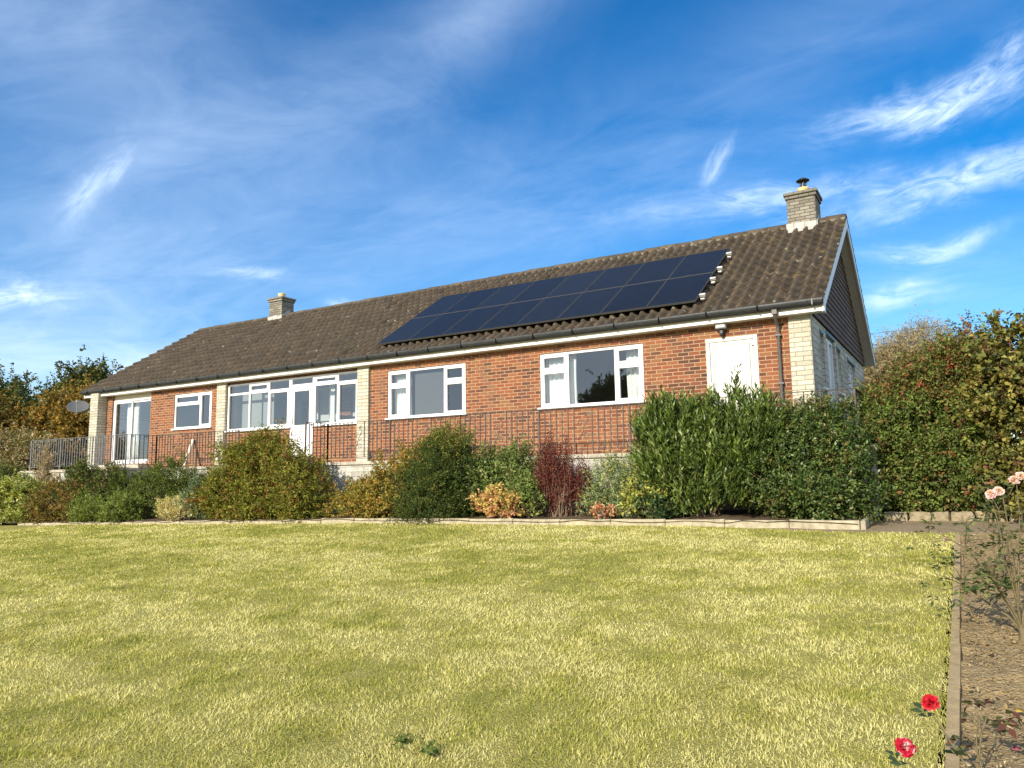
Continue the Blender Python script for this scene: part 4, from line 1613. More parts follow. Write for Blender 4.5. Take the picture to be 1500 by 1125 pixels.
def blob_row(x0, x1, y, z0, z1, n, ry, seed, zvar=0.15):
    """overlapping lumps that fill a bush from x0 to x1 and z0 to z1"""
    r = np.random.default_rng(seed)
    out = []
    for i in range(n):
        f = (i + .5) / n
        h = (z1 - z0) * (1 - zvar * r.random())
        out.append((x0 + (x1 - x0) * f, y + r.uniform(-.12, .12), z0 + h * .48, (x1 - x0) / n * .75, ry, h * .52))
    return out


G1, G2, G3 = (0.055, 0.085, 0.022), (0.075, 0.11, 0.03), (0.10, 0.13, 0.04)


def shrubs():
    # --- left end of the bed
    shrub("leafy_shrub", "pale yellow-green leafy shrub at the far left end of the bed", "shrub",
          blob_row(-24.2, -20.9, -2.5, -1.85, -0.42, 4, .55, 1), 900, 16, .07, .03, .22,
          [(0.16, 0.18, 0.04, 3), (0.21, 0.22, 0.06, 3), (0.10, 0.13, 0.03, 3), (0.30, 0.29, 0.13, .7)], 101, up=.7, zmin=-1.85)
    shrub("brown_shrub", "rust-brown autumn shrub between the pale leafy shrub and the low green one", "shrub",
          blob_row(-20.9, -18.1, -2.5, -1.7, -0.55, 4, .5, 2), 900, 14, .05, .025, .2,
          [(0.12, 0.08, 0.026, 4), (0.16, 0.105, 0.03, 3), (0.075, 0.06, 0.02, 3), (0.10, 0.10, 0.022, 3)], 102, zmin=-1.7)
    shrub("dark_leafy_shrub", "dark green shrub with pointed sprigs against the terrace wall at left", "shrub",
          [(-19.2, -2.6, -.85, .4, .25, .5), (-18.4, -2.6, -.75, .45, .28, .55), (-17.5, -2.55, -.85, .5, .3, .55)], 420, 16, .06, .026, .26, [(0.045, 0.065, 0.016, 3), (0.075, 0.092, 0.024, 2), (0.10, 0.08, 0.03, 1.5)], 103, up=.9, zmin=-1.5)
    shrub("low_green_shrub", "low bright green spreading shrub left of the dark feathery one", "shrub",
          blob_row(-18.4, -15.9, -2.72, -1.68, -0.85, 4, .4, 4), 700, 16, .06, .016, .2, [(0.11, 0.145, 0.03, 3), (0.15, 0.18, 0.045, 3), (0.075, 0.10, 0.024, 2)], 104, up=.7, zmin=-1.68)
    shrub("feathery_shrub", "dark green feathery evergreen rising to the railing at left", "shrub",
          [(-16.0, -2.2, -.95, .95, .5, .62), (-15.3, -2.2, -.7, .7, .45, .72), (-16.9, -2.3, -1.15, .75, .45, .45), (-14.7, -2.2, -.8, .45, .4, .55), (-17.1, -2.35, -.95, .5, .4, .5)], 1150, 18, .05, .014, .26,
          [(0.055, 0.078, 0.016, 4), (0.085, 0.108, 0.022, 3), (0.034, 0.05, 0.012, 3), (0.12, 0.14, 0.03, 1)], 105, up=.55, zmin=-1.62, spread=.7)
    shrub("heather", "small peach-coloured heather mound beside the dark feathery evergreen", "heather",
          [(-14.2, -2.72, -1.3, .55, .3, .3)], 380, 14, .035, .012, .13, [(0.52, 0.30, 0.14, 3), (0.55, 0.36, 0.20, 3), (0.42, 0.36, 0.14, 2)], 106, up=1.0, zmin=-1.55)
    shrub("blue_green_shrub", "small blue-green upright shrub left of the big olive bush", "shrub",
          [(-13.65, -2.45, -1.15, .42, .35, .5)], 300, 16, .045, .014, .2, [(0.10, 0.14, 0.08, 3), (0.14, 0.18, 0.11, 2), (0.06, 0.09, 0.04, 2)], 107, up=.9, zmin=-1.55)
    # --- the big olive bush in front of the porch
    shrub("olive_bush", "large olive and rust-tinged bush in front of the porch", "bush",
          [(-12.3, -2.3, -.62, 1.0, .62, .95), (-11.3, -2.4, -.55, .95, .6, 1.02), (-12.0, -2.3, -.32, .66, .5, .70), (-10.4, -2.4, -.78, .85, .55, .72), (-13.0, -2.4, -.95, .6, .5, .55), (-10.0, -2.5, -1.15, .65, .5, .42), (-11.9, -2.75, -1.2, 1.3, .35, .4)],
          2600, 16, .05, .021, .26, [(0.105, 0.11, 0.018, 4), (0.145, 0.145, 0.022, 4), (0.075, 0.082, 0.015, 3), (0.15, 0.09, 0.025, 1.6), (0.19, 0.055, 0.022, 0.4)], 108, up=.35, zmin=-1.56, stems=16, spread=.75)
    # --- middle of the bed
    shrub("golden_shrub", "low golden-olive spreading shrub between the olive bush and the dark yew", "shrub",
          [(-8.3, -2.35, -1.08, .75, .5, .38), (-7.8, -2.2, -.75, .65, .5, .58), (-7.2, -2.1, -.6, .6, .45, .66), (-8.9, -2.5, -1.25, .5, .4, .22), (-7.9, -2.65, -1.2, 1.0, .3, .3)], 1500, 15, .042, .022, .2,
          [(0.21, 0.165, 0.03, 4), (0.15, 0.13, 0.025, 3), (0.10, 0.10, 0.025, 2), (0.24, 0.14, 0.04, 2)], 109, zmin=-1.42)
    shrub("yew_bush", "dark green yew-like bush with a spiky top over the railing", "bush",
          [(-6.45, -2.45, -.62, .72, .55, .78), (-6.35, -2.4, -.22, .36, .34, .56), (-6.9, -2.5, -.95, .62, .5, .5), (-6.0, -2.4, -.85, .5, .45, .6), (-6.6, -2.8, -1.2, .7, .3, .28)], 1700, 18, .048, .011, .3,
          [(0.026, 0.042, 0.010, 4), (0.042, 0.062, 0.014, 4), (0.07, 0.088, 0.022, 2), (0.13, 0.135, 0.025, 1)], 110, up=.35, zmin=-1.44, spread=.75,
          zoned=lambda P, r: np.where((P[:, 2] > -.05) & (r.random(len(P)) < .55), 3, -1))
    shrub("loose_shrub", "loose mid-green shrub with long arching shoots right of the yew", "shrub",
          [(-5.3, -2.1, -.85, .6, .4, .48), (-5.0, -2.1, -.55, .42, .3, .42), (-5.6, -2.1, -.7, .35, .3, .45)], 480, 16, .055, .024, .32, [(0.085, 0.12, 0.03, 3), (0.13, 0.16, 0.05, 3), (0.19, 0.20, 0.08, 1), (0.05, 0.075, 0.02, 2)], 111, up=.8, zmin=-1.36, stems=14)
    shrub("variegated_shrub", "small cream and pink variegated shrub on the kerb left of the red one", "shrub",
          [(-4.95, -2.76, -1.12, .42, .22, .26)], 300, 14, .045, .02, .13, [(0.36, 0.28, 0.085, 4), (0.37, 0.20, 0.11, 3), (0.21, 0.21, 0.055, 2)], 112, up=.8, zmin=-1.33,
          zoned=lambda P, r: np.where((P[:, 2] < -1.17) & (r.random(len(P)) < .6), 1, -1))
    shrub("small_green_shrub", "small plain green shrub between the variegated and the red shrub", "shrub",
          [(-4.55, -2.55, -1.08, .32, .25, .34)], 260, 14, .045, .02, .16, [(0.10, 0.14, 0.035, 3), (0.15, 0.18, 0.05, 2)], 113, up=.8, zmin=-1.33)
    shrub("red_barberry", "upright dark red barberry against the terrace wall", "shrub",
          [(-4.15, -2.35, -.68, .26, .26, .58), (-3.85, -2.35, -.72, .22, .22, .52), (-4.2, -2.35, -.95, .38, .3, .36), (-3.6, -2.35, -.9, .2, .2, .34)], 760, 18, .025, .012, .32,
          [(0.085, 0.021, 0.017, 4), (0.125, 0.032, 0.024, 3), (0.052, 0.016, 0.014, 3), (0.18, 0.08, 0.05, 1)], 114, up=2.4, zmin=-1.33, spread=.24, stems=26, leafang=.7, outward=.35)
    shrub("grey_green_shrub", "soft grey-green airy shrub between the red barberry and the laurel", "shrub",
          [(-2.95, -2.2, -.85, .62, .4, .5), (-2.6, -2.15, -.72, .5, .35, .42), (-3.2, -2.3, -1.1, .4, .35, .25), (-2.4, -2.3, -.95, .45, .4, .4)], 950, 16, .038, .012, .22,
          [(0.15, 0.19, 0.09, 3), (0.11, 0.15, 0.065, 3), (0.22, 0.24, 0.11, 2), (0.27, 0.27, 0.07, 1.2)], 115, up=.6, zmin=-1.33, stems=14)
    shrub("yellow_green_shrub", "small yellow-green shrub at the foot of the laurel", "shrub",
          [(-2.25, -2.62, -1.0, .3, .22, .3)], 220, 14, .05, .022, .16, [(0.26, 0.26, 0.06, 3), (0.18, 0.20, 0.05, 2)], 116, up=.8, zmin=-1.31)
    shrub("dark_seedling", "small dark blue-green plant on the kerb before the laurel", "plant",
          [(-2.05, -2.78, -1.14, .22, .16, .2)], 110, 12, .06, .024, .12, [(0.03, 0.052, 0.018, 3), (0.05, 0.08, 0.028, 2)], 117, up=.8, zmin=-1.31)
    shrub("dry_plant", "small dried terracotta-coloured plant on the kerb right of the barberry", "plant",
          [(-2.95, -2.82, -1.24, .14, .1, .1)], 60, 10, .04, .02, .08, [(0.42, 0.17, 0.09, 3), (0.5, 0.26, 0.15, 2)], 118, up=.5, zmin=-1.33)
    # --- big bushes at the right end
    shrub("laurel_bush", "large bright green bush of long upright glossy leaves under the white door", "bush",
          [(-1.75, -2.3, -.5, .62, .55, .85), (-1.1, -2.2, -.4, .66, .55, .92), (-.65, -2.25, -.48, .55, .55, .85), (-1.5, -2.6, -.85, .8, .35, .5), (-2.1, -2.35, -.3, .34, .4, .6)],
          1700, 15, .092, .0195, .30, [(0.058, 0.086, 0.016, 4), (0.085, 0.118, 0.022, 3.5), (0.036, 0.056, 0.013, 3), (0.15, 0.175, 0.06, 1.0)], 119, up=1.5, zmin=-1.3, m=glossleaf, spread=.34, leafang=.42, stems=14)
    shrub("dark_evergreen_bush", "dark green small-leaved bush between the laurel and the red-flowered hedge", "bush",
          [(-.1, -2.2, -.55, .68, .58, .86), (.5, -2.15, -.5, .58, .55, .86), (.2, -2.5, -.95, .72, .42, .45), (.75, -2.3, -.85, .36, .5, .6), (.15, -2.0, .0, .55, .4, .48)],
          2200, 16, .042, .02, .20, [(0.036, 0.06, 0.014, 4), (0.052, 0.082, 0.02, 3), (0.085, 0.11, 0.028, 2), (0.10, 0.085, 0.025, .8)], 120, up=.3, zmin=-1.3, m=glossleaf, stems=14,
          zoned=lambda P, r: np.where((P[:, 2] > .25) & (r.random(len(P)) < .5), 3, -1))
    shrub("fuchsia_hedge", "tall mixed green hedge dotted with red flowers beside the gable end", "hedge",
          [(1.45, -.9, -.35, .62, .6, 1.0), (2.15, -.9, -.3, .62, .6, 1.0), (1.25, -.5, .15, .5, .6, .72), (1.85, -.5, .5, .6, .6, .78), (2.4, -.5, .6, .55, .6, .85), (1.15, .4, .0, .5, .8, .8), (2.0, .6, .5, .8, .8, .8)],
          4200, 16, .045, .021, .26, [(0.075, 0.105, 0.022, 4), (0.11, 0.145, 0.032, 3.5), (0.105, 0.085, 0.026, 1.5), (0.05, 0.068, 0.018, 3.5), (0.16, 0.065, 0.03, .5)], 121, up=.35, zmin=-1.25, stems=30, spread=.8,
          flowers=(64, .042, [(0.6, 0.025, 0.03), (0.5, 0.03, 0.07), (0.6, 0.10, 0.05)], -.6),
          zoned=lambda P, r: np.where((P[:, 2] > .45) & (r.random(len(P)) < .6), np.where(r.random(len(P)) < .7, 2, 4), -1))
    shrub("large_leaved_bush", "tall bush of larger olive-yellow leaves at the right edge behind the roses", "bush",
          [(3.0, -1.5, -.35, .65, .6, .95), (3.7, -1.5, -.2, .8, .7, 1.2), (2.95, -1.3, .6, .55, .6, .75), (3.8, -1.2, 1.0, .85, .7, .9), (4.6, -1.4, .4, .9, .7, 1.6)],
          2300, 13, .062, .040, .28, [(0.125, 0.115, 0.025, 4), (0.085, 0.09, 0.022, 3), (0.19, 0.165, 0.045, 2), (0.12, 0.07, 0.03, 1.5), (0.05, 0.06, 0.02, 2.5)], 122, up=.2, zmin=-1.25, stems=16, spread=.8)
    shrub("dead_climber", "dry brown climbing plant on the pale railing at the far left", "plant",
          [(-21.2, -2.35, -.1, .3, .12, .62)], 150, 12, .04, .015, .2, [(0.24, 0.19, 0.12, 3), (0.32, 0.27, 0.18, 2), (0.16, 0.13, 0.06, 1)], 123, up=.8, zmin=-.9, stems=14)
    # --- beyond the left end of the house
    shrub("white_flowered_shrub", "pale-flowered shrub at the left edge below the autumn trees", "shrub",
          [(-24.2, -1.2, .1, 1.0, .6, .8), (-25.6, -1.2, .15, 1.0, .7, .9)], 700, 14, .07, .04, .3, [(0.12, 0.11, 0.05, 3), (0.18, 0.14, 0.07, 2), (0.30, 0.25, 0.18, .5)], 124, zmin=-1.8)
    shrub("clipped_hedge", "dark green hedge low at the left edge beside the terrace end", "hedge",
          [(-23.6, -2.4, -.55, .75, .4, .5), (-24.8, -2.4, -.5, .9, .4, .55)], 700, 14, .05, .025, .18, [(0.055, 0.075, 0.02, 3), (0.09, 0.10, 0.03, 2)], 125, zmin=-1.85)


shrubs()


def tree(name, label, base, blobs, twigs, per, L, Wd, tl, pal, seed, trunk_r=.16, group=None, up=.3, lump=.2, inner=.3, tm=None, limbs=True):
    o = shrub(name, label, "tree", blobs, twigs, per, L, Wd, tl, pal, seed, up=up, zmin=base[2], stems=0, group=group, base=base, inner=inner, lump=lump, spread=.7)
    r = np.random.default_rng(seed + 1)
    for ch in list(o.children):
        if ch.name.startswith("foliage"):
            ch.name = "crown"
        elif ch.name.startswith("stem"):
            ch.name = "twigs"
    s = MB()
    b = Vector(base)
    top = max(q[2] for q in blobs)
    mean = Vector((sum(q[0] for q in blobs) / len(blobs), sum(q[1] for q in blobs) / len(blobs), top))
    fork = b.lerp(mean, .35) + Vector((float(r.normal(0, .1)), float(r.normal(0, .1)), 0))
    s.tube([b - Vector((0, 0, .2)), b.lerp(fork, .5), fork], [trunk_r * 1.25, trunk_r, trunk_r * .8], 10, False)
    for q in blobs:
        for _ in range(3):
            e = Vector((q[0] + float(r.normal(0, q[3] * .4)), q[1] + float(r.normal(0, q[4] * .4)), q[2] + float(r.uniform(-.2, .7)) * q[5]))
            mid = fork.lerp(e, .5) + Vector((float(r.normal(0, .15)), float(r.normal(0, .15)), .1))
            s.tube([fork, mid, e], [trunk_r * .5, trunk_r * .28, trunk_r * .08], 6, False)
    s.build("trunk", tm or trunkm, o)
    return o


def trees():
    AUT = [(0.15, 0.10, 0.025, 4), (0.19, 0.125, 0.028, 3), (0.11, 0.09, 0.024, 3), (0.08, 0.075, 0.02, 2), (0.18, 0.095, 0.025, 1)]
    GRN = [(0.035, 0.048, 0.013, 3), (0.055, 0.066, 0.018, 3), (0.085, 0.078, 0.02, 2)]
    BL = "trees beyond the left end of the house"
    tree("autumn_tree", "rust and olive autumn tree just left of the house end", (-25.8, 1.5, -1.6),
          [(-25.2, 1.5, 1.2, 1.1, 1.2, 1.5), (-26.6, 1.2, 1.0, 1.2, 1.2, 1.6), (-24.9, 2.6, 1.5, 1.1, 1.2, 1.35), (-25.8, 1.4, -.1, 1.6, 1.1, 1.0)], 2000, 14, .10, .055, .4, AUT, 201, .14, BL)
    tree("autumn_tree", "rust-brown autumn tree at the left edge of the photo", (-29.0, -0.5, -1.9),
          [(-29.2, -0.6, 1.2, 1.4, 1.2, 1.9), (-28.0, 0.3, .6, 1.2, 1.2, 1.6), (-30.6, -1.2, 1.2, 1.4, 1.2, 1.9), (-28.6, -1.0, -.4, 1.5, 1.0, 1.0)], 2000, 14, .10, .055, .4, AUT, 202, .14, BL)
    tree("green_tree", "dark green tree with a ragged top rising behind the autumn trees", (-29.6, 4.0, -1.5),
          [(-29.4, 3.8, 2.2, 1.3, 1.3, 1.5), (-29.0, 3.9, 3.6, .75, .8, .75), (-29.9, 3.3, 3.0, .9, .9, .9), (-28.5, 4.2, 3.0, .7, .8, .6)], 1300, 14, .11, .06, .45, GRN, 203, .16, BL, lump=.35)
    tree("green_tree", "dark green tree cut by the photo's left edge", (-33.2, 2.0, -1.8),
          [(-33.2, 2.0, 2.6, 1.5, 1.4, 1.7), (-32.4, 2.2, 1.2, 1.5, 1.3, 1.6), (-34.4, 2.0, 2.0, 1.6, 1.5, 1.8)], 1100, 14, .11, .06, .45, GRN, 204, .16, BL, lump=.35)
    tree("olive_tree", "small olive-green tree showing over the eaves corner at left", (-27.4, 6.0, -1.5),
          [(-27.2, 5.6, 2.4, 1.1, 1.2, 1.2), (-26.6, 6.6, 2.0, 1.1, 1.2, 1.3)], 800, 14, .10, .055, .4, [(0.13, 0.12, 0.03, 3), (0.09, 0.09, 0.025, 2), (0.18, 0.13, 0.035, 1)], 205, .14, BL)
    # beyond the right end
    BR = "trees beyond the right end of the house"
    tree("bushy_tree", "large dark green tree cut by the photo's right edge", (6.2, 5.5, -1.2),
          [(5.6, 5.4, 2.0, 1.5, 1.4, 1.35), (6.6, 5.2, 2.9, 1.5, 1.4, 1.3), (4.6, 5.6, 1.3, 1.3, 1.3, 1.1), (7.6, 5.0, 3.2, 1.6, 1.5, 1.4), (5.6, 5.0, .6, 2.0, 1.2, 1.0)], 2600, 15, .08, .045, .34,
          [(0.075, 0.10, 0.022, 3), (0.11, 0.135, 0.03, 3), (0.05, 0.07, 0.018, 2), (0.16, 0.14, 0.035, 1)], 206, .2, BR, lump=.25)
    tree("young_conifer", "small dark green conifer between the bare tree and the hedge", (2.2, 4.2, -1.0),
          [(2.25, 4.2, 1.35, .36, .36, .75), (2.25, 4.2, 1.85, .24, .24, .45), (2.25, 4.2, .6, .45, .45, .8)], 520, 16, .05, .014, .22, [(0.04, 0.075, 0.022, 3), (0.06, 0.095, 0.03, 2)], 207, .05, BR, up=.9)
    for i, (x, y, z, lab) in enumerate(((2.95, 2.6, 2.28, "thin leafy shoot rising against the sky above the hedge, left of two"), (3.6, 2.8, 2.45, "thin bent shoot rising against the sky above the hedge, right of two"))):
        shrub("tall_shoot", lab, "shoot", [(x, y, z - .35, .06 + .04 * i, .06, .42)], 42, 10, .05, .022, .12, [(0.12, 0.07, 0.03, 2), (0.09, 0.10, 0.035, 2)], 210 + i, up=.9, zmin=-1.0, stems=6, base=(x, y, -1.0), stemr=.012)
    bare_tree()


def bare_tree():
    """big pale tree almost bare of leaf, far behind the gable"""
    tree("bare_tree", "large pale brown nearly leafless tree far behind the gable end", (0.3, 33.0, -1.2),
         [(0.5, 33.0, 5.9, 1.9, 2.0, 1.6), (-1.3, 33.0, 5.0, 1.7, 1.7, 1.5), (2.3, 33.2, 5.0, 1.6, 1.7, 1.3), (.3, 32.6, 4.0, 3.0, 2.0, 1.6), (-2.3, 33.4, 4.0, 1.4, 1.5, 1.5), (3.5, 33.4, 4.2, 1.4, 1.5, 1.2)],
         4600, 13, .15, .026, .7, [(0.19, 0.155, 0.09, 3), (0.235, 0.19, 0.11, 3), (0.13, 0.11, 0.065, 2)], 208, .30, None, up=.6, lump=.15, tm=palewood)


trees()


def far_trees():
    # the tree whose dark outline is mirrored in the window nearest the white door
    tree("garden_tree", "dark tree at the bottom of the garden mirrored in the large window", (-21.4, -38.0, -4.8),
          [(-20.4, -38, 5.4, 1.7, 1.7, 1.7), (-21.9, -38.2, 4.2, 1.3, 1.5, 1.5), (-19.4, -38.0, 4.4, 1.5, 1.6, 1.8), (-20.6, -37.6, 2.6, 1.9, 1.8, 1.6), (-23.6, -38.0, 3.0, .9, 1.0, 1.5)], 1500, 14, .16, .09, .6,
          [(0.05, 0.07, 0.02, 3), (0.08, 0.09, 0.03, 2)], 301, .28, None, lump=.3)


far_trees()

# overhead wires far behind the hedge
for k, (dz, lab) in enumerate(((0.0, "thin dark overhead wire crossing behind the hedge top, lower of two"), (0.55, "thin dark overhead wire crossing behind the hedge top, upper of two"))):
    m = MB()
    pts = []
    for i in range(17):
        f = i / 16
        pts.append((-14 + 48 * f, 26 - 6 * f, 5.75 + dz + 0.4 * f - 1.2 * 4 * f * (1 - f) * .5))
    m.tube(pts, .010, 5)
    tag(m.build("overhead_wire", wirem), lab, "wire", "overhead wires behind the hedge")


# ------------------------------------------------------------------ roses
def bloom_mesh(r, c, up, rad, cols, openness=0.55):
    """layers of cupped petals"""
    V, F, C = [], [], []
    up = np.array(up, float)
    up /= np.linalg.norm(up)
    a = np.cross(up, [0.3, 0.9, 0.2])
    a /= np.linalg.norm(a)
    b = np.cross(up, a)
    nb = 0
    for ring, (cnt, rr, lift, tilt) in enumerate(((5, .20, .62, .08), (6, .36, .55, .22), (7, .55, .44, .42), (8, .72, .30, .72), (8, .80, .14, 1.05))):
        for k in range(cnt):
            q = 2 * math.pi * (k + .5 * (ring % 2)) / cnt + r.normal(0, .15)
            rd = a * math.cos(q) + b * math.sin(q)
            td = np.cross(up, rd)
            w = rad * rr * 2 * math.pi / cnt * .95 + rad * .30
            ln = rad * (.66 + .07 * ring) * r.uniform(.85, 1.1)
            ax = unit(rd * math.sin(tilt) + up * math.cos(tilt))
            nm = unit(np.cross(td, ax))
            base = np.array(c) + rd * rad * rr * .25 - up * rad * .12 * ring
            ci = cols[min(len(cols) - 1, ring - (ring > 2) if r.random() < .7 else int(r.integers(len(cols))))]
            pts = []
            for i, u in enumerate((-1, -.5, 0, .5, 1)):
                for j, v in enumerate((0, .5, .85, 1.0)):
                    wid = w * (.35 + .75 * math.sin(min(1, v * 1.15) * math.pi * .62)) * (1 - .45 * max(0, v - .8) * 5 * abs(u) ** 2)
                    curl = -.25 * rad * max(0, v - .6) ** 1.5 * 2
                    pts.append(base + ax * ln * v * (1 - .1 * u * u) + td * wid * u * .5 - nm * (.22 * w * (u * u)) * -1 + nm * curl * (-1) + r.normal(0, rad * .015, 3))
            V.append(np.array(pts))
            F.append(grid_faces(5, 4) + nb)
            cc = np.tile(np.array(ci)[None], (20, 1)) * r.uniform(.85, 1.1)
            C.append(cc)
            nb += 20
    return np.concatenate(V), np.concatenate(F), np.concatenate(C)


def cane(s, r, p, d, L, rad, lvl, out, wob=.25, seg=5, grav=.0):
    pts, rd = [p], [rad]
    for i in range(seg):
        d = (d + Vector(r.normal(0, wob, 3)) * .35 + Vector((0, 0, grav))).normalized()
        p = p + d * (L / seg)
        pts.append(p)
        rd.append(rad * (1 - .5 * (i + 1) / seg))
    s.tube(pts, rd, 6, True)
    out.append((pts, d, lvl))
    return pts, d


def rose_leaves(r, spots, size, pal):
    P, D, N = [], [], []
    for p, d in spots:
        # a compound leaf: five leaflets on a short stalk
        a = Vector(r.normal(0, 1, 3))
        a = (a - d * a.dot(d)).normalized()
        ax = (d * .35 + a + Vector((0, 0, .15))).normalized()
        sd_ = ax.cross(Vector((0, 0, 1))).normalized()
        for t_, s_ in ((.55, 1), (.55, -1), (1.05, 1), (1.05, -1), (1.35, 0)):
            P.append((p + ax * size * t_)[:])
            D.append((ax * (1 if s_ == 0 else .45) + sd_ * s_ + Vector(r.normal(0, .15, 3)))[:])
            N.append((Vector((0, 0, 1)) + Vector(r.normal(0, .35, 3)))[:])
    if not P:
        P, D, N = [(0, 0, -50)], [(1, 0, 0)], [(0, 0, 1)]
    n = len(P)
    C = np.array(pal)[r.choice(len(pal), n)] * r.uniform(.75, 1.2, (n, 1))
    return leaves(r, np.array(P), np.array(D), np.array(N), size * r.uniform(.75, 1.2, n), size * .62, C, .12)


def rose_bush(label, base, canes, blooms, seed, leaf_spots=26, leaf_pal=((0.06, 0.095, 0.03), (0.10, 0.14, 0.045), (0.17, 0.19, 0.06)), twig=3, leafsize=.05, fixed=(), stump=1.0):
    r = np.random.default_rng(seed)
    base = Vector(base)
    o = thing("rose_bush", label, "rose bush", base[:])
    s = MB()
    out = []
    s.tube([base + Vector((0, 0, -.05)), base + Vector((.01, 0, .05)), base + Vector((0, .01, .12))], [.028 * stump, .024 * stump, .02 * stump], 8)
    for (dx, dy, dz, L, rad) in canes:
        pts, d = cane(s, r, base + Vector((0, 0, .08)), Vector((dx, dy, dz)).normalized(), L, rad, 0, out)
        for _ in range(twig):
            i = int(r.integers(2, len(pts)))
            nd = (d + Vector(r.normal(0, .75, 3)) + Vector((0, 0, .15))).normalized()
            p2, d2 = cane(s, r, pts[i], nd, L * float(r.uniform(.3, .6)), rad * .5, 1, out)
            for _ in range(2):
                j = int(r.integers(1, len(p2)))
                nd2 = (d2 + Vector(r.normal(0, .8, 3))).normalized()
                cane(s, r, p2[j], nd2, L * float(r.uniform(.12, .3)), rad * .28, 2, out, seg=3)
    for pts in fixed:
        s.tube(pts, [.006 - .003 * i / max(1, len(pts) - 1) for i in range(len(pts))], 6)
    s.build("stem", rosestem, o)
    spots = []
    tw = [q for q in out if q[2] >= 1]
    for _ in range(leaf_spots):
        pts, d, l = tw[int(r.integers(len(tw)))] if tw else out[0]
        spots.append((pts[int(r.integers(1, len(pts)))], d))
    for pts in fixed:
        for q in range(1, len(pts)):
            spots.append((Vector(pts[q]) + Vector((0, 0, -.03)), Vector((0, 0, 1))))
    V, F, C = rose_leaves(r, spots, leafsize, leaf_pal)
    np_mesh("foliage", V, F, leafm, o, C)
    for c, up, rad, cols, lab in blooms:
        V, F, C = bloom_mesh(r, c, up, rad, cols)
        b = np_mesh("bloom", V, F, petalm, o, C, smooth=True)
        if lab:
            b['label'] = lab
    return o


def zrose(x, y):
    return float(zk(x)) + 0.077 * (y + 3) - 0.02


PINK = [(0.66, 0.46, 0.24), (0.76, 0.60, 0.52), (0.77, 0.62, 0.60), (0.74, 0.46, 0.48)]
PALE = [(0.70, 0.45, 0.25), (0.75, 0.55, 0.46), (0.76, 0.60, 0.56)]
RED = [(0.55, 0.012, 0.03), (0.58, 0.015, 0.035), (0.50, 0.008, 0.02), (0.62, 0.05, 0.07)]
REDW = [(0.74, 0.55, 0.55), (0.68, 0.30, 0.34), (0.50, 0.02, 0.05), (0.45, 0.01, 0.03)]


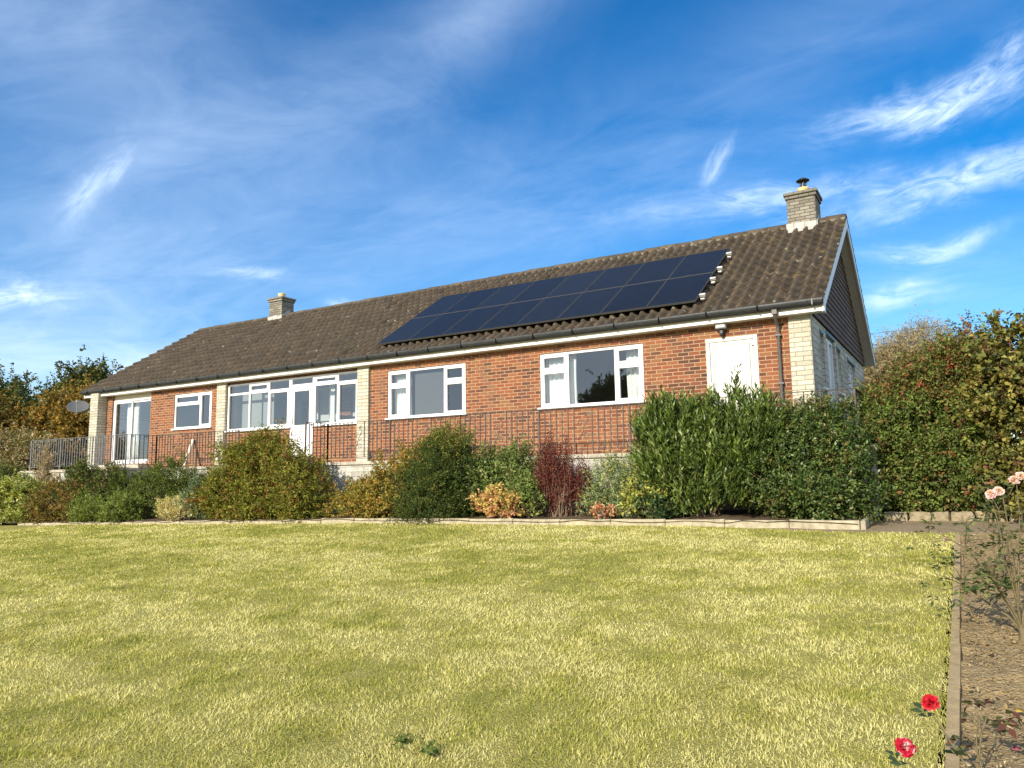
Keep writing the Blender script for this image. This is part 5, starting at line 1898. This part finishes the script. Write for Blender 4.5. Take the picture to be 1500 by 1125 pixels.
def roses():
    b0 = (2.47, -8.15, zrose(2.47, -8.15))
    rose_bush("tall sparse rose bush with pink and cream blooms at the right edge", b0,
              [(.05, .1, .9, .60, .009), (-.35, .25, .8, .62, .009), (.35, -.1, .9, .6, .009), (-.5, .5, .55, .6, .010), (.2, .5, .8, .6, .010), (-.15, -.25, .9, .5, .010), (.55, .3, .7, .6, .010)],
              [((2.37, -10.0 + 1.86, -.795), (-.35, -.7, .6), .037, PINK, None), ((2.42, -8.10, -.775), (.1, -.8, .6), .032, PALE, None),
               ((2.52, -8.0, -.70), (.3, -.6, .7), .034, PINK, None), ((2.56, -8.02, -.675), (.2, -.8, .5), .03, PALE, None)], 401, 120, twig=5,
              fixed=[[(2.47, -8.15, -1.55), (2.42, -8.13, -1.25), (2.40, -8.14, -1.0), (2.37, -8.14, -.84)], [(2.47, -8.15, -1.5), (2.5, -8.08, -1.2), (2.53, -8.0, -.95), (2.53, -8.0, -.74)],
                     [(2.47, -8.15, -1.5), (2.46, -8.1, -1.1), (2.44, -8.09, -.82)]])
    b2 = (2.42, -6.1, zrose(2.42, -6.1))
    rose_bush("low straggling rose bush leaning over the lawn corner behind the pink-bloomed one", b2,
              [(-.6, .2, .6, .55, .009), (-.3, -.2, .9, .5, .009), (.1, .3, 1, .55, .009), (.5, 0, .8, .5, .009)],
              [((2.02, -6.0, -1.27), (0, -.5, 1), .022, PALE, None)], 402, 60, twig=4)
    b3 = (2.36, -11.35, zrose(2.36, -11.35))
    rose_bush("young rose bush with red blooms in the bottom right corner", b3,
              [(.1, .3, 1, .20, .006), (-.2, .1, 1, .22, .006)],
              [((2.045, -10.76, -1.555), (-.25, -.65, .75), .033, RED, "full red bloom"), ((1.985, -11.22, -1.60), (.35, -.75, .5), .031, REDW, "red bloom with white heart"),
               ((2.01, -11.25, -1.74), (.2, -.4, .9), .016, RED, "small red bud")], 403, 3, twig=1,
              leaf_pal=((0.045, 0.075, 0.035), (0.06, 0.09, 0.04)),
              stump=.3, fixed=[[(2.36, -11.35, -1.93), (2.24, -11.12, -1.80), (2.12, -10.88, -1.68), (2.05, -10.77, -1.60)], [(2.36, -11.35, -1.93), (2.2, -11.32, -1.84), (2.06, -11.26, -1.72), (1.99, -11.22, -1.65)],
                     [(2.2, -11.32, -1.84), (2.1, -11.28, -1.8), (2.01, -11.25, -1.755)]])
    b4 = (2.19, -10.40, zrose(2.19, -10.40))
    rose_bush("small rose shoot with dark red-green leaves beside the red blooms", b4,
              [(-.1, .05, 1, .17, .004), (.1, .1, 1, .2, .004)], [], 404, 9, ((0.11, 0.045, 0.03), (0.14, 0.07, 0.035), (0.10, 0.11, 0.04)), 2, .05, stump=.15)
    b5 = (2.95, -10.0, zrose(2.95, -10.0))
    rose_bush("rose bush just outside the right edge with one orange-red bloom", b5,
              [(-.2, .1, 1, .4, .009), (.3, .2, 1, .4, .009), (0, -.3, 1, .36, .008)], [((2.62, -9.2, -1.62), (-.3, -.6, .6), .03, [(0.5, .06, .03), (.5, .03, .03)], None)], 405, 14, twig=3,
              fixed=[[(2.95, -10.0, -1.9), (2.8, -9.6, -1.75), (2.63, -9.22, -1.65)]])
    # litter on the bed
    r = np.random.default_rng(55)
    n = 9000
    x = r.uniform(2.14, 4.2, n)
    y = r.uniform(-12.5, -4, n)
    z = zk(x) + 0.077 * (y + 3) + 0.012 + 0.05 * np.clip((x - 2.3) / 0.8, 0, 1) + r.uniform(-.012, .018, n)
    pal = np.array([(0.30, 0.22, 0.12), (0.42, 0.34, 0.20), (0.20, 0.13, 0.07), (0.12, 0.13, 0.05), (0.5, 0.42, 0.28)])
    C = pal[r.choice(5, n)] * r.uniform(.7, 1.2, (n, 1))
    V, F, C = leaves(r, np.stack([x, y, z], -1), r.normal(size=(n, 3)) * np.array([1, 1, .25]), np.array([[0, 0, 1.0]]) + r.normal(0, .4, (n, 3)), np.where(r.random(n) < .08, r.uniform(.02, .045, n), r.uniform(.008, .022, n)), r.uniform(.005, .014, n), C)
    o = np_mesh("leaf_litter", V, F, leafm, None, C)
    o['kind'] = 'stuff'
    V, F = [], []
    for q in range(1500):
        cx_, cy_ = 2.16 + 2.0 * r.random() ** 1.3, r.uniform(-12.5, -3.6)
        sz = r.uniform(.006, .016) * (1.8 if r.random() < .07 else 1)
        zc = float(zk(cx_)) + .077 * (cy_ + 3) + .05 * min(1, max(0, (cx_ - 2.3) / .8)) + r.uniform(-.004, .012)
        oc = np.array([(1, 0, 0), (-1, 0, 0), (0, 1, 0), (0, -1, 0), (0, 0, .8), (0, 0, -.8)]) * sz * r.uniform(.6, 1.3, (6, 3)) + np.array([cx_, cy_, zc])
        V.append(oc)
        F.append(np.array([(0, 2, 4), (2, 1, 4), (1, 3, 4), (3, 0, 4), (2, 0, 5), (1, 2, 5), (3, 1, 5), (0, 3, 5)]) + q * 6)
    o = np_mesh("soil_clods", np.concatenate(V), np.concatenate(F), soilm)
    o['kind'] = 'stuff'
    for i, (x, y, col, lab) in enumerate(((2.17, -10.62, (0.78, 0.74, 0.66), "white fallen petal on the soil right of the red bloom"), (2.13, -10.35, (0.62, 0.52, 0.32), "cream fallen petal on the soil above the red bloom"),
                                           (2.40, -9.75, (0.76, 0.72, 0.66), "white fallen petal near the right edge of the rose bed"), (2.32, -10.1, (0.5, 0.12, 0.16), "pink fallen petal in the middle of the rose bed"),
                                           (2.36, -9.6, (0.6, 0.42, 0.08), "yellow fallen petal near the right edge of the rose bed"))):
        V, F, C = leaves(r, np.array([[x, y, zrose(x, y) + .035]]), np.array([[.8, .4, .2]]), np.array([[0.1, -.4, 1.0]]), .042, .034, np.array([col]), .2)
        o = np_mesh("fallen_petal", V, F, petalm, None, C)
        sm = o.modifiers.new("thickness", 'SOLIDIFY')
        sm.thickness = 0.0015
        tag(o, lab, "petal", "petals fallen on the rose bed")


for i, (x, y, lab) in enumerate(((-0.42, -11.1, "small dark green weed rosette in the lawn at the bottom centre"), (-0.2, -11.12, "small weed rosette in the lawn, right of its darker neighbour"))):
    shrub("lawn_weed", lab, "weed", [(x, y, float(zlawn(x, y)) + .012, .05, .04, .012)], 7, 4, .028, .011, .03, [(0.06, 0.085, 0.02, 3), (0.09, 0.11, 0.03, 2)], 500 + i, up=.2, zmin=float(zlawn(x, y)) - .01, stems=2, stemr=.002)

roses()
